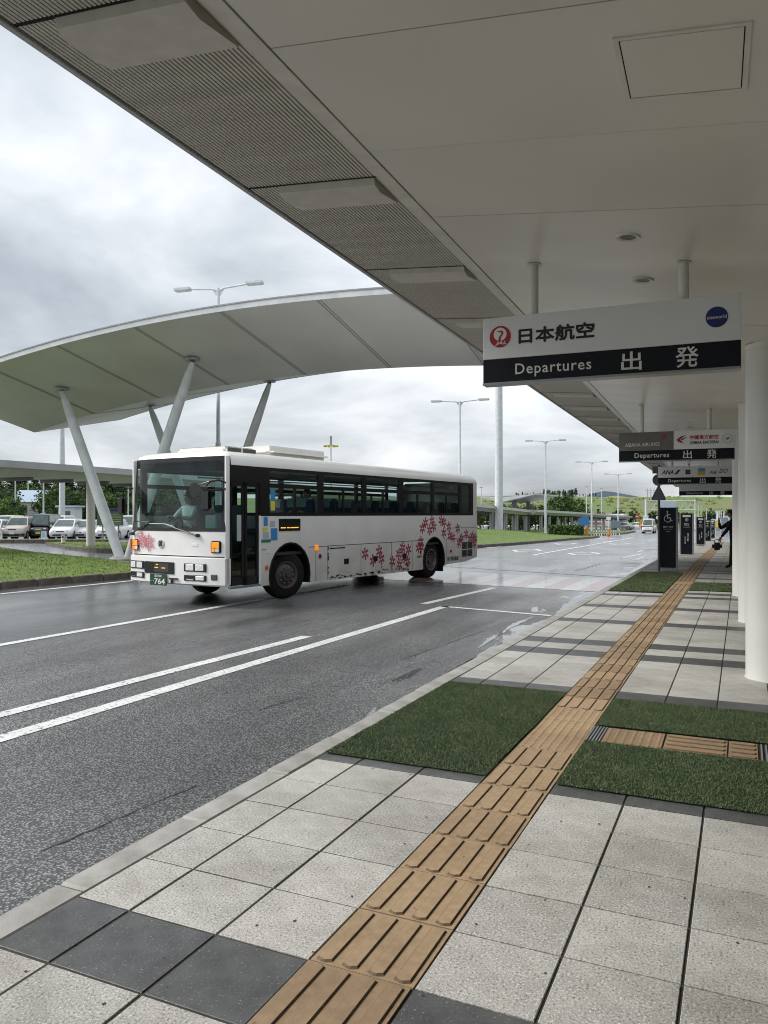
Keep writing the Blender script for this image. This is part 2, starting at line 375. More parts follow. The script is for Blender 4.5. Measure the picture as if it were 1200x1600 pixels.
mat('bare_soil', (.33,.24,.12), .9, (.17,.19,.06), .08)
mat('house_wall', (.62,.64,.66), .7); mat('house_roof', (.50,.60,.72), .5)
mat('board_green', (.02,.10,.06), .45, (.10,.11,.07), 3); mat('board_navy', (.012,.025,.09), .45); mat('board_grey', (.20,.25,.29), .45)
mat('grout', (.10,.10,.095), .9)
mat('crack_tar', (.012,.012,.012), .5)

# ------------------------------------------------------------------ lettering (meshes made first, while the scene is small)
def text_mesh(s, w=None, h=None, shear=0, bold=0, ext=.0015, matl='letter_white', spacing=1.0, fat=0):
    cu = bpy.data.curves.new('lettering', 'FONT'); cu.body = s; cu.size = 1; cu.shear = shear; cu.offset = bold; cu.resolution_u = 3
    cu.space_character = spacing; cu.extrude = .001
    o = bpy.data.objects.new('lettering', cu); col.objects.link(o)
    dg = bpy.context.evaluated_depsgraph_get(); dg.update()
    me = bpy.data.meshes.new_from_object(o.evaluated_get(dg)); bpy.data.objects.remove(o); bpy.data.curves.remove(cu)
    me.name = 'lettering'
    if not me.vertices: return me
    xs = [v.co.x for v in me.vertices]; ys = [v.co.y for v in me.vertices]
    x0, x1, y0, y1 = min(xs), max(xs), min(ys), max(ys)
    sy = (h / (y1 - y0)) if h else w / (x1 - x0); sx = (w / (x1 - x0)) if w else sy
    for v in me.vertices: v.co = ((v.co.x - (x0+x1)/2) * sx, (v.co.y - (y0+y1)/2) * sy, v.co.z / .001 * ext)
    if fat:                                        # heavier strokes: the same outline laid down a few times, slightly shifted
        base = [tuple(v.co) for v in me.vertices]; fcs = [tuple(p_.vertices) for p_ in me.polygons]; V, Fc = [], []
        for k, (ox, oy) in enumerate(((0, 0), (1, 0), (-1, 0), (0, 1), (0, -1))):
            o_ = len(V); V += [(x + ox * fat, y + oy * fat, z + k * .0003) for x, y, z in base]; Fc += [tuple(i + o_ for i in f) for f in fcs]
        me = bpy.data.meshes.new('lettering'); me.from_pydata(V, [], Fc)
    me.materials.clear(); me.materials.append(M(matl)); me.update(); return me
UP = (rad(90), 0, 0)                               # lettering stood upright, facing -Y
TX = {
 'jal': text_mesh('日本航空', .55, .112, fat=.004, matl='letter_black'),
 'dep': text_mesh('Departures', .56, .105, bold=.008, spacing=1.12), 'shu': text_mesh('出', .14, .135, bold=.012), 'hatsu': text_mesh('発', .15, .145, bold=.012),
 'jalw': text_mesh('JAL', .085, .028, shear=.25, fat=.002), 'one': text_mesh('oneworld', .125, .026, bold=.006),
 'asiana': text_mesh('ASIANA AIRLINES', .56, .062, bold=.01), 'ce1': text_mesh('中國東方航空', .44, .07, fat=.002, matl='logo_red'), 'ce2': text_mesh('CHINA EASTERN', .44, .045, fat=.002, matl='letter_black'),
 'ana': text_mesh('ANA', .30, .11, shear=.3, bold=.03, matl='logo_navy'), 'airdo1': text_mesh('AIR', .17, .085, shear=.3, bold=.012, matl='logo_navy'), 'airdo2': text_mesh('DO', .20, .11, shear=.3, bold=.014, matl='logo_navy'),
 'plate': text_mesh('764', .30, .115, bold=.02), 'plate2': text_mesh('旭川200', .20, .055, bold=.01), 'plate3': text_mesh('・・', .08, .02, bold=.02), 'depot': text_mesh('旭川電気軌道', .72, .13, bold=.012, matl='letter_black'),
 'tot1': text_mesh('障がい者用', .27, .05, bold=.012), 'tot2': text_mesh('Reserved Parking', .24, .022), 'tot3': text_mesh('乗降専用', .12, .02),
 'bus_stop': text_mesh('路線バス', .20, .06, bold=.012), 'bus_stop2': text_mesh('のりば', .18, .055, bold=.012), 'vert': text_mesh('旭\n川\n駅', .06, .34, bold=.01), 'vert2': text_mesh('市\n内\n方\n面', .05, .30, bold=.01),
}

# ------------------------------------------------------------------ ground and hills
def smooth(a, b, x):
    t = max(0, min(1, (x - a) / (b - a))); return t * t * (3 - 2 * t)
def terr(x, y):
    rho = math.hypot(x, y)
    left = smooth(-20, -70, x) * smooth(160, 40, y)
    r0 = 185 - 95 * left
    h = (13.5 - 2 * smooth(-40, 60, x)) * smooth(r0, r0 + 290, rho)
    h += noise.noise((x * .012, y * .012, 3)) * 2.2 * smooth(r0, r0 + 120, rho)
    if y < 0 or x > 30: h *= smooth(-150, 0, y)
    z = (zg(y) if rho < 500 else -1.6) - .09
    return z + h
rings = [0, 15, 30, 50, 70, 85, 95, 105, 115, 125, 140, 155, 170, 185, 200, 220, 240, 260, 290, 320, 350, 380, 420, 480, 560, 700, 1000, 1600, 3000, 7000]
mb = MB(); NA = 120
mb.grid([[(r * math.sin(2*math.pi*k/NA), r * math.cos(2*math.pi*k/NA), terr(r * math.sin(2*math.pi*k/NA), r * math.cos(2*math.pi*k/NA)) if r < 1200 else 9) for k in range(NA + 1)] for r in rings[1:]])
mb.add([(0,0,-.09)] + [(15 * math.sin(2*math.pi*k/NA), 15 * math.cos(2*math.pi*k/NA), -.09) for k in range(NA)], [(0, k + 1, (k + 1) % NA + 1) for k in range(NA)])
ground = tag(mb.build('ground', M('meadow'), smooth='weld'), kind='structure')
def hill_blob(name, pts, d, depth, m, base=0):     # a distant ridge with real depth
    mb = MB(); rows = []
    for f, hh in ((0, 0), (.25, .65), (.5, 1), (.75, .7), (1, 0)):
        rows.append([(x, y, base + z * hh) if f == 0 else (x + dx * depth * f, y + dy * depth * f, base + z * hh) for (x, y, z, dx, dy) in pts])
    mb.grid(rows); return tag(mb.build(name, M(m), smooth=True), kind='structure')
def dirn(u):
    a = (u - 600) / 1215; t = rad(24.67); x, y = -math.sin(t) + a * math.cos(t), math.cos(t) + a * math.sin(t); return x, y
pts = []
for u, v in ((895,790),(915,774),(930,769),(942,766),(955,767),(975,771),(995,775),(1020,780),(1060,786),(1100,790)):
    x, y = dirn(u); l_ = math.hypot(x, y); D = 2600
    pts.append((x * D, y * D, (805 - v) / 1215 * D, x / l_, y / l_))
hill_blob('far_mountain', pts, 2600, 500, 'far_hill_haze', 1.77)
pts = []
for u, v in ((943,779),(952,777),(962,776),(972,777),(980,778),(988,780)):
    x, y = dirn(u); l_ = math.hypot(x, y); D = 400
    pts.append((x * D, y * D, max(.3, (782 - v) / 1215 * D * 1.0), x / l_, y / l_))
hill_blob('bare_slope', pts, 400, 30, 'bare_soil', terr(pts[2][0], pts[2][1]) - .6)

# ------------------------------------------------------------------ road
ys = [-60, -30, -10, 0, 5, 10, 15, 20, 25, 30, 40, 50, 60, 70, 80, 90, 100, 115, 130, 145, 160, 175, 190]
mb = MB(); mb.grid([[(-18 if y < 150 else -60, y, zg(y)), (-8, y, zg(y)), (-2.70, y, zg(y)), (-2.70 if y < 66 else 40, y, zg(y))] for y in ys])
road = tag(mb.build('road', M('asphalt')), kind='structure')
mb = MB(); mb.grid([[(-130, y, zg(y) - .012), (-60, y, zg(y) - .012), (-17.9, y, zg(y) - .012)] for y in (-20, 0, 30, 60, 90, 130)])
tag(mb.build('parking_lot', M('asphalt_lot')), kind='structure')

def line(x0, y0, x1, y1, w, name='lane_line', m='road_paint', z=.005):
    d = Vector((x1 - x0, y1 - y0)); n_ = Vector((-d.y, d.x)).normalized() * w / 2; k = max(1, int(d.length / 10)); rows = []
    for i in range(k + 1):
        p = Vector((x0, y0)) + d * i / k; rows.append([(p.x + n_.x, p.y + n_.y, zg(p.y) + z), (p.x - n_.x, p.y - n_.y, zg(p.y) + z)])
    return MB().grid(rows, flip=True).build(name, M(m), road)
line(-9.35, -20, -9.02, 13.4, .16); line(-9.02, 13.4, -8.9, 17.2, .16)
line(-5.93, 4.62, -5.70, 9.75, .17); line(-5.55, -12, -5.14, 14.03, .18)
line(-5.22, 13.98, -3.0, 13.48, .13, 'bay_end_line'); line(-5.67, 14.2, -5.36, 18.0, .17)
line(-15.9, -5, -14.55, 17.5, .16); line(-14.3, 26, -12.7, 44, .16)
line(-9.25, 24.75, -2.84, 22.36, .22, 'stop_line')
line(-8.1, 24.3, -9.2, 76, .16); line(-5.35, 24.0, -4.6, 42, .16)
for a, b in ((24.7, 28.3), (32.5, 37.5)): line(-4.72 + (a-24.7)*.043, a, -4.72 + (b-24.7)*.043, b, .16)
line(-4.0, 29.2, -2.9, 28.6, .12, 'bay_end_line')
for cx, cy in ((-6.6, 36.5), (-9.9, 39), (-10.6, 52), (-7.4, 54), (-6.2, 66), (-10.8, 70)):
    dm = [(cx, cy - 1.9), (cx + .7, cy), (cx, cy + 1.9), (cx - .7, cy)]
    for i in range(4): line(*dm[i], *dm[(i + 1) % 4], .2, 'diamond_mark')
for cx, cy in ((-3.7, 33), (-11.8, 33), (-9.0, 60)):
    line(cx, cy - 1.6, cx, cy + 1.2, .15, 'arrow_mark'); line(cx - .35, cy - .6, cx, cy - 1.7, .15, 'arrow_mark'); line(cx + .35, cy - .6, cx, cy - 1.7, .15, 'arrow_mark')
for k in range(16):                                # red and white zebra crossing, skewed like the stop line
    x0 = -2.95 - k * .45; x1 = x0 - .45
    sk = lambda x: (x + 2.95) * -.18
    MB().add([(x1, 18.05 + sk(x1), .004), (x0, 18.05 + sk(x0), .004), (x0, 21.7 + sk(x0), .004), (x1, 21.7 + sk(x1), .004)], [(0,1,2,3)]).build('crossing_stripe', M('faded_red' if k % 2 == 0 else 'faded_white'), road)
def crack(pts, w):
    rows = []
    for i, (x, y) in enumerate(pts):
        ww = w * random.uniform(.4, 1.2); rows.append([(x - ww, y, zg(y) + .003), (x + ww, y, zg(y) + .003)])
    MB().grid(rows, flip=True).build('crack', M('crack_tar'), road)
for (xa, ya, xb, yb, w) in ((-3.33, 2.95, -3.22, 4.1, .006), (-3.95, 5.9, -3.85, 6.5, .007), (-3.75, 8.6, -3.55, 11.3, .007)):
    crack([(xa + (xb-xa)*t/14 + random.uniform(-.012,.012), ya + (yb-ya)*t/14) for t in range(15)], w)
mat('water', (.030,.032,.034), .03, (.022,.024,.026), 3, spec=.6)
def puddle(pts, seed):                             # shallow standing water with a ragged edge
    rg = random.Random(seed); L_, R_ = [], []
    fine = []
    for i in range(len(pts) - 1):
        for k in range(10): t = k / 10; fine.append(tuple(pts[i][q] + (pts[i+1][q] - pts[i][q]) * t for q in range(3)))
    fine.append(pts[-1])
    for i, (x, y, w) in enumerate(fine):
        f = .75 + .8 * noise.noise((x * 9 + seed, y * 9, seed)) ; f2 = .75 + .8 * noise.noise((x * 9, y * 9 + seed, seed + 5))
        z = zg(y) + .0035; L_.append((x - w * max(.15, f), y + rg.uniform(-.01, .01), z)); R_.append((x + w * max(.15, f2), y + rg.uniform(-.01, .01), z))
    MB().grid([L_, R_], flip=False).build('puddle', M('water'), road)
puddle([(-2.93, 7.0, .01), (-2.94, 8.2, .05), (-2.95, 9.5, .07), (-2.96, 11, .10), (-2.98, 12.4, .09), (-2.95, 13.2, .02)], 4)
puddle([(-3.15, 9.8, .01), (-3.22, 10.6, .07), (-3.25, 11.5, .03), (-3.3, 12.3, .09), (-3.25, 13.2, .02)], 5)
puddle([(-2.98, 13.8, .03), (-3.0, 15, .16), (-3.05, 16.5, .2), (-3.0, 17.8, .05)], 6); puddle([(-2.95, 22.5, .03), (-3.0, 25, .16), (-3.05, 30, .2), (-3.0, 38, .12), (-2.95, 46, .03)], 7)
# ------------------------------------------------------------------ pavement
PZ = .12
mb = MB()
mb.grid([[(-2.62, y, PZ + zg(y) - .0034), (9, y, PZ + zg(y) - .022)] for y in ys if y <= 60])
mb.grid([[(-2.62, y, PZ + zg(y) - .0034), (-2.62, y, zg(y) - .05)] for y in ys if y <= 60])
mb.grid([[(-2.62, 60, PZ + zg(60) - .022), (9, 60, PZ + zg(60) - .022)], [(-2.62, 60, -1), (9, 60, -1)]])
pavement = tag(mb.build('pavement', M('joint')), kind='structure')
P, Y0 = .416, 2.082
XS = [-2.603, -2.312, -1.872, -1.452, -1.036, -.607, -.187, .23, .65]
def tile_mesh(name, w, l, m):
    g, b = .0058, .0022; x, y = w/2 - g, l/2 - g
    mb = MB(); mb.add([(-x,-y,-.04),(x,-y,-.04),(x,y,-.04),(-x,y,-.04),(-x,-y,-b),(x,-y,-b),(x,y,-b),(-x,y,-b),(-x+b,-y+b,0),(x-b,-y+b,0),(x-b,y-b,0),(-x+b,y-b,0)],
        [(8,9,10,11)] + [(a, (a+1-4)%4+4, (a+1-4)%4+8, a+4) for a in range(4,8)] + [(a, (a+1)%4, (a+1)%4+4, a+4) for a in range(4)])
    return mb.mesh(name, M(m))
cols_ = [(XS[0], XS[1]), (XS[1], XS[2]), (XS[2], XS[3]), (XS[4], XS[5]), (XS[5], XS[6]), (XS[6], XS[7]), (XS[7], XS[8])]
DARK = {0, 6, 12, 17, 19, 24, 29, 34, 36, 41, 46, 51, 53, 58, 63, 70, 75, 82}
TM = {}
for i, (a, b) in enumerate(cols_):
    for dk in (0, 1): TM[i, dk] = tile_mesh('paving_tile', b - a, P, 'tile_dark' if dk else 'tile_light')
rest = MB(); nt = 0
for k in range(-3, 139):
    yc = Y0 + (k + .5) * P
    for i, (a, b) in enumerate(cols_):
        if yc > 14.6 and i == 6: continue
        if 4.99 < yc < 7.07 and (i < 3 or i > 2): continue
        if 17.2 < yc < 22.9 and i < 3: continue
        dk = 1 if k in DARK else 0
        jit = random.uniform(-.0009, .0012)
        if nt < 292 and k < 44:
            o = link('paving_tile', TM[i, dk], pavement, ((a + b) / 2, yc, PZ + zg(yc) + jit), (random.uniform(-.0016, .0016), random.uniform(-.0016, .0016), random.uniform(-.003, .003)))
            nt += 1
        else:
            g = .005; z = PZ + zg(yc) + jit
            rest.box(a + g, b - g, yc - P/2 + g, yc + P/2 - g, z - .04, z, mi=dk)
tag(rest.build('paving_tile', [M('tile_light'), M('tile_dark')], pavement), kind='stuff')
# wide slabs by the building, beyond the column line
for k in range(-2, 14):
    for j in range(5):
        mb = MB().box(.66 + j*.85, 1.50 + j*.85, 2.1 + k*.85, 2.94 + k*.85, PZ - .04, PZ - .001); mb.build('paving_slab', M('tile_light'), pavement, bevel=.004)

# tactile guide blocks
def bar_block(n_bars=4, lx=.416, ly=.416):
    mb = MB(); g = .003; mb.box(-lx/2 + g, lx/2 - g, -ly/2 + g, ly/2 - g, -.04, 0)
    for i in range(n_bars):
        x = -lx/2 + lx * (i + .5) / n_bars; w0, w1, e = .034, .027, ly/2 - .009
        o = [(x-w0,-e+.012),(x-.008,-e),(x+.008,-e),(x+w0,-e+.012),(x+w0,e-.012),(x+.008,e),(x-.008,e),(x-w0,e-.012)]
        t_ = [(x + (px - x) * w1 / w0, py * (e - .008) / e) for px, py in o]
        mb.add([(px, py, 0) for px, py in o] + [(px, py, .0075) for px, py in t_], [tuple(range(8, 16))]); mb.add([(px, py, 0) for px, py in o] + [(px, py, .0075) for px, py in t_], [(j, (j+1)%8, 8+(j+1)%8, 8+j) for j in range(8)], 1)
    return mb.mesh('guide_block', [M('tactile'), M('tactile_dirt_shade')])
def dot_block(n_=7, lx=.416, ly=.416, ny=None):
    mb = MB(); g = .003; mb.box(-lx/2 + g, lx/2 - g, -ly/2 + g, ly/2 - g, -.04, 0); ny = ny or n_
    for i in range(n_):
        for j in range(ny):
            x, y = -lx/2 + lx*(i+.5)/n_, -ly/2 + ly*(j+.5)/ny
            mb.add([(x + .016*math.cos(t*1.0472), y + .016*math.sin(t*1.0472), 0) for t in range(6)] + [(x + .009*math.cos(t*1.0472), y + .009*math.sin(t*1.0472), .0055) for t in range(6)], [(t, (t+1)%6, 6+(t+1)%6, 6+t) for t in range(6)] + [tuple(range(6, 12))])
    return mb.mesh('warning_block', M('tactile'))
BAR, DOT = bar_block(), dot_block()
for k in range(-3, 138):
    yc = Y0 + (k + .5) * P; x = (XS[3] + XS[4]) / 2
    dx = .0 if yc < 22 else 0
    dot = k in (8, 9, 10) or k in (42, 43)
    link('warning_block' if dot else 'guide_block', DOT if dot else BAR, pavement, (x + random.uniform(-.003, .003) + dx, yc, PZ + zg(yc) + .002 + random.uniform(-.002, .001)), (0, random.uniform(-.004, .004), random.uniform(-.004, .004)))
# branch towards the entrance doors
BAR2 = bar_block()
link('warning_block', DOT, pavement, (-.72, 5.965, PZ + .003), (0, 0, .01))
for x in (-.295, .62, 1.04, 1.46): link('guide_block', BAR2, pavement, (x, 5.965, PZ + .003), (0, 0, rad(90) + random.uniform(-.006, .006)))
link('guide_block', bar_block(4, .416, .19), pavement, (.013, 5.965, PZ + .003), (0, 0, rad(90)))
def grate(x0, x1, y0, y1):
    mb = MB(); mb.box(x0, x1, y0, y1, PZ - .03, PZ - .012, 1); n_ = 4
    for i in range(n_ + 1):
        x = x0 + (x1 - x0) * i / n_; mb.box(x - .005, x + .005, y0, y1, PZ - .02, PZ + .004)
    return mb.build('drain_rail', [M('grey_steel'), M('void')], pavement)
grate(-1.03, -.94, 5.76, 6.18); grate(.13, .25, 5.76, 6.18)
link('warning_block', dot_block(9, .5, .34, 6), pavement, (-2.08, 18.55, PZ + .006))
# trodden gum and dirt spots, too many to count
gm = MB(); rg = random.Random(3)
for i in range(130):
    x, y = rg.uniform(-2.5, .6), 1.3 + 9 * rg.random() ** 1.6; r_ = rg.uniform(.002, .008); z = PZ + .0025; n_ = 7
    if 4.6 < y < 7.3: continue
    if -1.46 < x < -1.03: z += .008
    gm.add([(x + r_ * rg.uniform(.6, 1.2) * math.cos(6.283*k/n_), y + r_ * 1.2 * rg.uniform(.6, 1.2) * math.sin(6.283*k/n_), z) for k in range(n_)], [tuple(range(n_))])
tag(gm.build('dirt_spots', M('joint'), pavement), kind='stuff')
# kerb stones
KL = .842; KM = MB().box(-.088, .088, -KL/2 + .006, KL/2 - .006, -.24, 0).mesh('kerb_stone', M('kerb_stone'), bevel=.012)
for k in range(-3, 72):
    yc = 2.56 + (k + .5) * KL
    link('kerb_stone', KM, pavement, (-2.70 + random.uniform(-.005, .005), yc, PZ + zg(yc) - .004 + random.uniform(-.003, .003)), (0, 0, random.uniform(-.006, .006)))

# ------------------------------------------------------------------ artificial turf mats laid on the pavement
def turf(poly_x0, poly_x1, y0, y1, dens, label, notch=None, blade=.010, name='turf_mat'):
    root = thing(name, label, 'turf mat', (poly_x0, y0, PZ))
    w, l = poly_x1 - poly_x0, y1 - y0
    n_ = 12; rows = []
    for j in range(n_ + 1):
        rows.append([(w * i / 6 + (random.uniform(-.014, .014) if i in (0, 6) else 0), l * j / n_ + (0 if 0 < j < n_ else random.uniform(-.006, .006)), .010 + zg(y0 + l*j/n_) ) for i in range(7)])
    base = MB().grid(rows); base.box(0.01, w - .01, .01, l - .01, -.004 + zg(y1), .008 + zg(y1)); base.build('mat_backing', M('turf_base'), root)
    mb = MB(); vs_, fs, ms = [], [], []
    for i in range(int(w * l * dens)):
        x, y = random.uniform(-.006, w + .006), random.uniform(-.006, l + .006); a = random.uniform(0, 6.283); h = random.uniform(.6, 1.15) * blade
        ln = random.uniform(.2, .9) * blade; la = random.uniform(0, 6.283); bw = .0024 * (1 if dens > 8000 else 2.4)
        o = len(vs_); z = .010 + zg(y0 + y)
        vs_ += [(x - bw*math.cos(a), y - bw*math.sin(a), z), (x + bw*math.cos(a), y + bw*math.sin(a), z), (x + ln*math.cos(la), y + ln*math.sin(la), z + h)]
        fs.append((o, o+1, o+2)); ms.append(1 if random.random() < .22 else 0)
    mb.v, mb.f, mb.m = vs_, fs, ms
    tag(mb.build('pile', [M('turf_pile'), M('turf_pile_b')], root), kind='stuff'); return root
turf(-2.60, -1.462, 4.70, 7.20, 26000, 'large green artificial turf mat between the kerb and the tactile strip')
turf(-1.02, 2.4, 4.73, 5.735, 24000, 'green artificial turf mat right of the tactile strip, nearest strip before the branch')
turf(-1.02, 2.4, 6.195, 7.14, 24000, 'green artificial turf mat right of the tactile strip, just beyond the yellow branch blocks')
turf(-2.58, -1.47, 17.2, 23.0, 3000, 'far green turf mat at the zebra crossing in front of the first black totem', blade=.03)
turf(-1.02, 1.2, 17.9, 20.0, 3000, 'far green turf strip right of the tactile line beside the columns', blade=.03)

# ------------------------------------------------------------------ lawns on the traffic islands
def inside(poly, x, y):
    c = False; j = len(poly) - 1
    for i in range(len(poly)):
        xi, yi = poly[i]; xj, yj = poly[j]
        if (yi > y) != (yj > y) and x < (xj - xi) * (y - yi) / (yj - yi) + xi: c = not c
        j = i
    return c
def lawn(name, poly, hfun, step, kerb_edges=(), dens=0, kl=.9):
    bm = bmesh.new(); vs_ = [bm.verts.new((x, y, 0)) for x, y in poly]; bm.faces.new(vs_)
    xs_ = [p[0] for p in poly]; ys_ = [p[1] for p in poly]
    for ax, lo, hi in ((0, min(xs_), max(xs_)), (1, min(ys_), max(ys_))):
        q = lo + step
        while q < hi:
            bmesh.ops.bisect_plane(bm, geom=bm.verts[:] + bm.edges[:] + bm.faces[:], plane_co=(q, 0, 0) if ax == 0 else (0, q, 0), plane_no=(1, 0, 0) if ax == 0 else (0, 1, 0)); q += step
    for v in bm.verts: v.co.z = hfun(v.co.x, v.co.y)
    bmesh.ops.recalc_face_normals(bm, faces=bm.faces)
    if sum(f.normal.z for f in bm.faces) < 0: bmesh.ops.reverse_faces(bm, faces=bm.faces)
    me = bpy.data.meshes.new(name); bm.to_mesh(me); bm.free(); me.materials.append(M('lawn'))
    me.polygons.foreach_set('use_smooth', [True] * len(me.polygons))
    o = tag(link(name, me), kind='structure')
    mb = MB(); n_ = len(poly)
    for i in range(n_):                            # skirt so that the island stands on the asphalt
        (x0, y0), (x1, y1) = poly[i], poly[(i+1) % n_]
        mb.add([(x0, y0, zg(y0) - .05), (x1, y1, zg(y1) - .05), (x1, y1, hfun(x1, y1)), (x0, y0, hfun(x0, y0))], [(0, 1, 2, 3)])
    mb.build('edge', M('kerb_old'), o)
    km = MB().box(-kl/2 + .008, kl/2 - .008, -.09, .09, -.30, .02).mesh('kerb_stone', M('kerb_old'), bevel=.02)
    for e_ in kerb_edges:
        (x0, y0), (x1, y1) = poly[e_], poly[(e_+1) % n_]; d = Vector((x1-x0, y1-y0)); k = max(1, int(d.length / kl))
        for i in range(k):
            p = Vector((x0, y0)) + d * ((i + .5) / k)
            link('kerb_stone', km, o, (p.x + random.uniform(-.01,.01), p.y, hfun(p.x, p.y) + random.uniform(-.008,.008)), (0, 0, math.atan2(d.y, d.x)), (d.length / k / kl, 1, 1))
    if dens:
        vs_, fs, ms = [], [], []; area = (max(xs_) - min(xs_)) * (max(ys_) - min(ys_))
        for i in range(int(area * dens)):
            x, y = random.uniform(min(xs_), max(xs_)), random.uniform(min(ys_), max(ys_))
            if not inside(poly, x, y): continue
            a = random.uniform(0, 6.283); h = random.uniform(.015, .045); z = hfun(x, y) - .005; b = .02; q = len(vs_); t = random.uniform(-.04, .04)
            vs_ += [(x - b*math.cos(a), y - b*math.sin(a), z), (x + b*math.cos(a), y + b*math.sin(a), z), (x + t, y - t, z + h)]; fs.append((q, q+1, q+2)); ms.append(0)
        mb = MB(); mb.v, mb.f, mb.m = vs_, fs, ms
        tag(mb.build('grass_blades', M('lawn_blade'), o), kind='stuff')
    return o
L1 = [(-16.5, 6), (-15.95, 12.9), (-15.3, 16.6), (-15.6, 18.2), (-18.8, 19.75), (-25.6, 22.4), (-31.6, 25.4), (-34, 26.5), (-34, 14), (-24, 6)]
lawn('lawn', L1, lambda x, y: .15 + .10 * smooth(0, 6, min(-15.9 - x + 1, 6)), 1.2, (0, 1, 2, 3), 110)
L2 = [(-31.4, 29.4), (-27, 27.2), (-22.5, 26.9), (-21, 28.5), (-26, 31.2), (-29, 34.2), (-33.5, 34.8), (-36, 32.2)]
lawn('lawn', L2, lambda x, y: .15 + .04 * noise.noise((x*.3, y*.3, 0)), 2, (0, 1, 2, 3), 40)
L3 = [(-44, 33.5), (-36.2, 36.8), (-36.6, 38.2), (-44.4, 35.2), (-60, 28), (-60, 26)]
lawn('lawn', L3, lambda x, y: .16, 2, (0,))
L4 = [(-13.6, 34), (-13.35, 41), (-12.75, 50), (-12.5, 62), (-12.0, 70), (-12.2, 75), (-14.5, 77.5), (-19, 77), (-26, 70), (-30, 58), (-28, 45), (-20, 36)]
lawn('lawn', L4, lambda x, y: zg(y) + .15 + .62 * smooth(0, 7, -13 - x) * smooth(34, 48, y) * smooth(79, 66, y), 2.5, (0, 1, 2, 3, 4, 5), 22, 1.0)
L5 = [(-13.2, 84), (-12.9, 100), (-14.0, 118), (-26, 128), (-34, 120), (-32, 90), (-24, 84)]
lawn('lawn', L5, lambda x, y: zg(y) + .18, 6, (0, 1, 2), 6, 1.5)

# ------------------------------------------------------------------ terminal canopy over the pavement
TR = rad(1.6)
canopy = thing('terminal_canopy', 'long pale grey terminal canopy with ribbed soffit edge over the pavement', 'canopy', (0, 0, 0), TR)
cz = lambda x: 3.484 - .113 * (x - .28)
CY0, CY1 = -9, 63
pm = MB().prism([(-1.70, cz(-1.70)), (4.6, cz(4.6)), (4.6, cz(4.6) + .03), (-1.70, cz(-1.70) + .03)], lambda a, b: (a, .006, b), lambda a, b: (a, 1.001, b)).mesh('ceiling_panel', M('ceiling'))
for k in range(CY0 - 1, CY1):
    o = link('ceiling_panel', pm, canopy, (0, k + .79, random.uniform(-.0015, .0015)))
MB().prism([(-1.80, cz(-1.80) - .004), (-1.712, cz(-1.712) - .002), (-1.712, cz(-1.712) + .05), (-1.80, cz(-1.80) + .05)], lambda a, b: (a, CY0, b), lambda a, b: (a, CY1, b)).build('edge_trim', M('ceiling_trim'), canopy)
sz = lambda x: 3.735 + .085 * (-1.80 - x)
sm = MB().box(-.0068, .0068, CY0, CY1, 0, .028).mesh('soffit_slat', M('slat'))
for i in range(37):
    x = -1.822 - i * .0238; link('soffit_slat', sm, canopy, (x, 0, sz(x)))
deck = MB(); deck.box(-2.70, 4.7, CY0, CY1, 3.87, 4.15); deck.build('roof_deck', M('roof_metal'), canopy)
MB().prism([(-2.69, 3.835), (4.65, 3.82), (4.65, 3.86), (-2.69, 3.86)], lambda a, b: (a, CY0 + .01, b), lambda a, b: (a, CY1 - .01, b)).build('ceiling_void', M('void'), canopy)
MB().box(-2.735, -2.703, CY0 - .02, CY1 + .02, 3.80, 4.17).build('fascia', M('roof_metal'), canopy, bevel=.004)
MB().prism([(-1.812, 3.745), (-1.802, 3.745), (-1.802, 3.85), (-1.812, 3.85)], lambda a, b: (a, CY0, b), lambda a, b: (a, CY1, b)).build('slot', M('void'), canopy)
tm = MB()                                          # hood that covers each drain outlet in the soffit
hood = [(0, .012), (.015, -.040), (.10, -.055), (.37, -.016), (.385, .012)]
t0 = [(-2.47, y, z) for y, z in hood]; t1 = [(-1.835, y, z) for y, z in hood]
hx = lambda y, z: -2.47 - max(0, -z) * .25 - y * .12
t0 = [(hx(y, z), y, sz(hx(y, z)) + z) for y, z in hood]; t1 = [(-1.835, y, sz(-1.835) + z) for y, z in hood]
tm.grid([t0, t1]); tm.add(t0, [tuple(range(5))]); tm.add(t1, [tuple(reversed(range(5)))])
tmesh = tm.mesh('soffit_hood', M('slat'), smooth='weld')
for k in range(-5, 33):
    y = 4.155 + 1.77 * k; link('soffit_hood', tmesh, canopy, (0, y, 0))
    MB().prism([(-2.695, sz(-2.695) - .002), (-1.815, sz(-1.815) - .002), (-1.815, sz(-1.815) + .02), (-2.695, sz(-2.695) + .02)], lambda a, b: (a, y - .009, b), lambda a, b: (a, y + .009, b)).build('soffit_joint', M('void'), canopy)
hx0, hx1, hy0, hy1 = -.335, .10, 3.035, 3.475
mb = MB(); zf = lambda x, d: cz(x) - d
for (a, b, c, d) in ((hx0-.02, hx1+.02, hy0-.02, hy0), (hx0-.02, hx1+.02, hy1, hy1+.02), (hx0-.02, hx0, hy0, hy1), (hx1, hx1+.02, hy0, hy1)):
    mb.prism([(a, c), (b, c), (b, d), (a, d)], lambda x, y: (x, y, zf(x, .007)), lambda x, y: (x, y, zf(x, -.01)))
hat = mb.build('access_hatch', M('ceiling_trim'), canopy)
MB().prism([(hx0, hy0), (hx1, hy0), (hx1, hy1), (hx0, hy1)], lambda x, y: (x, y, zf(x, .002)), lambda x, y: (x, y, zf(x, -.004))).build('hatch_gap', M('void'), hat)
MB().prism([(hx0+.005, hy0+.005), (hx1-.005, hy0+.005), (hx1-.005, hy1-.005), (hx0+.005, hy1-.005)], lambda x, y: (x, y, zf(x, .006)), lambda x, y: (x, y, zf(x, .0))).build('hatch_panel', M('ceiling'), hat)
dl = MB(); N = 20
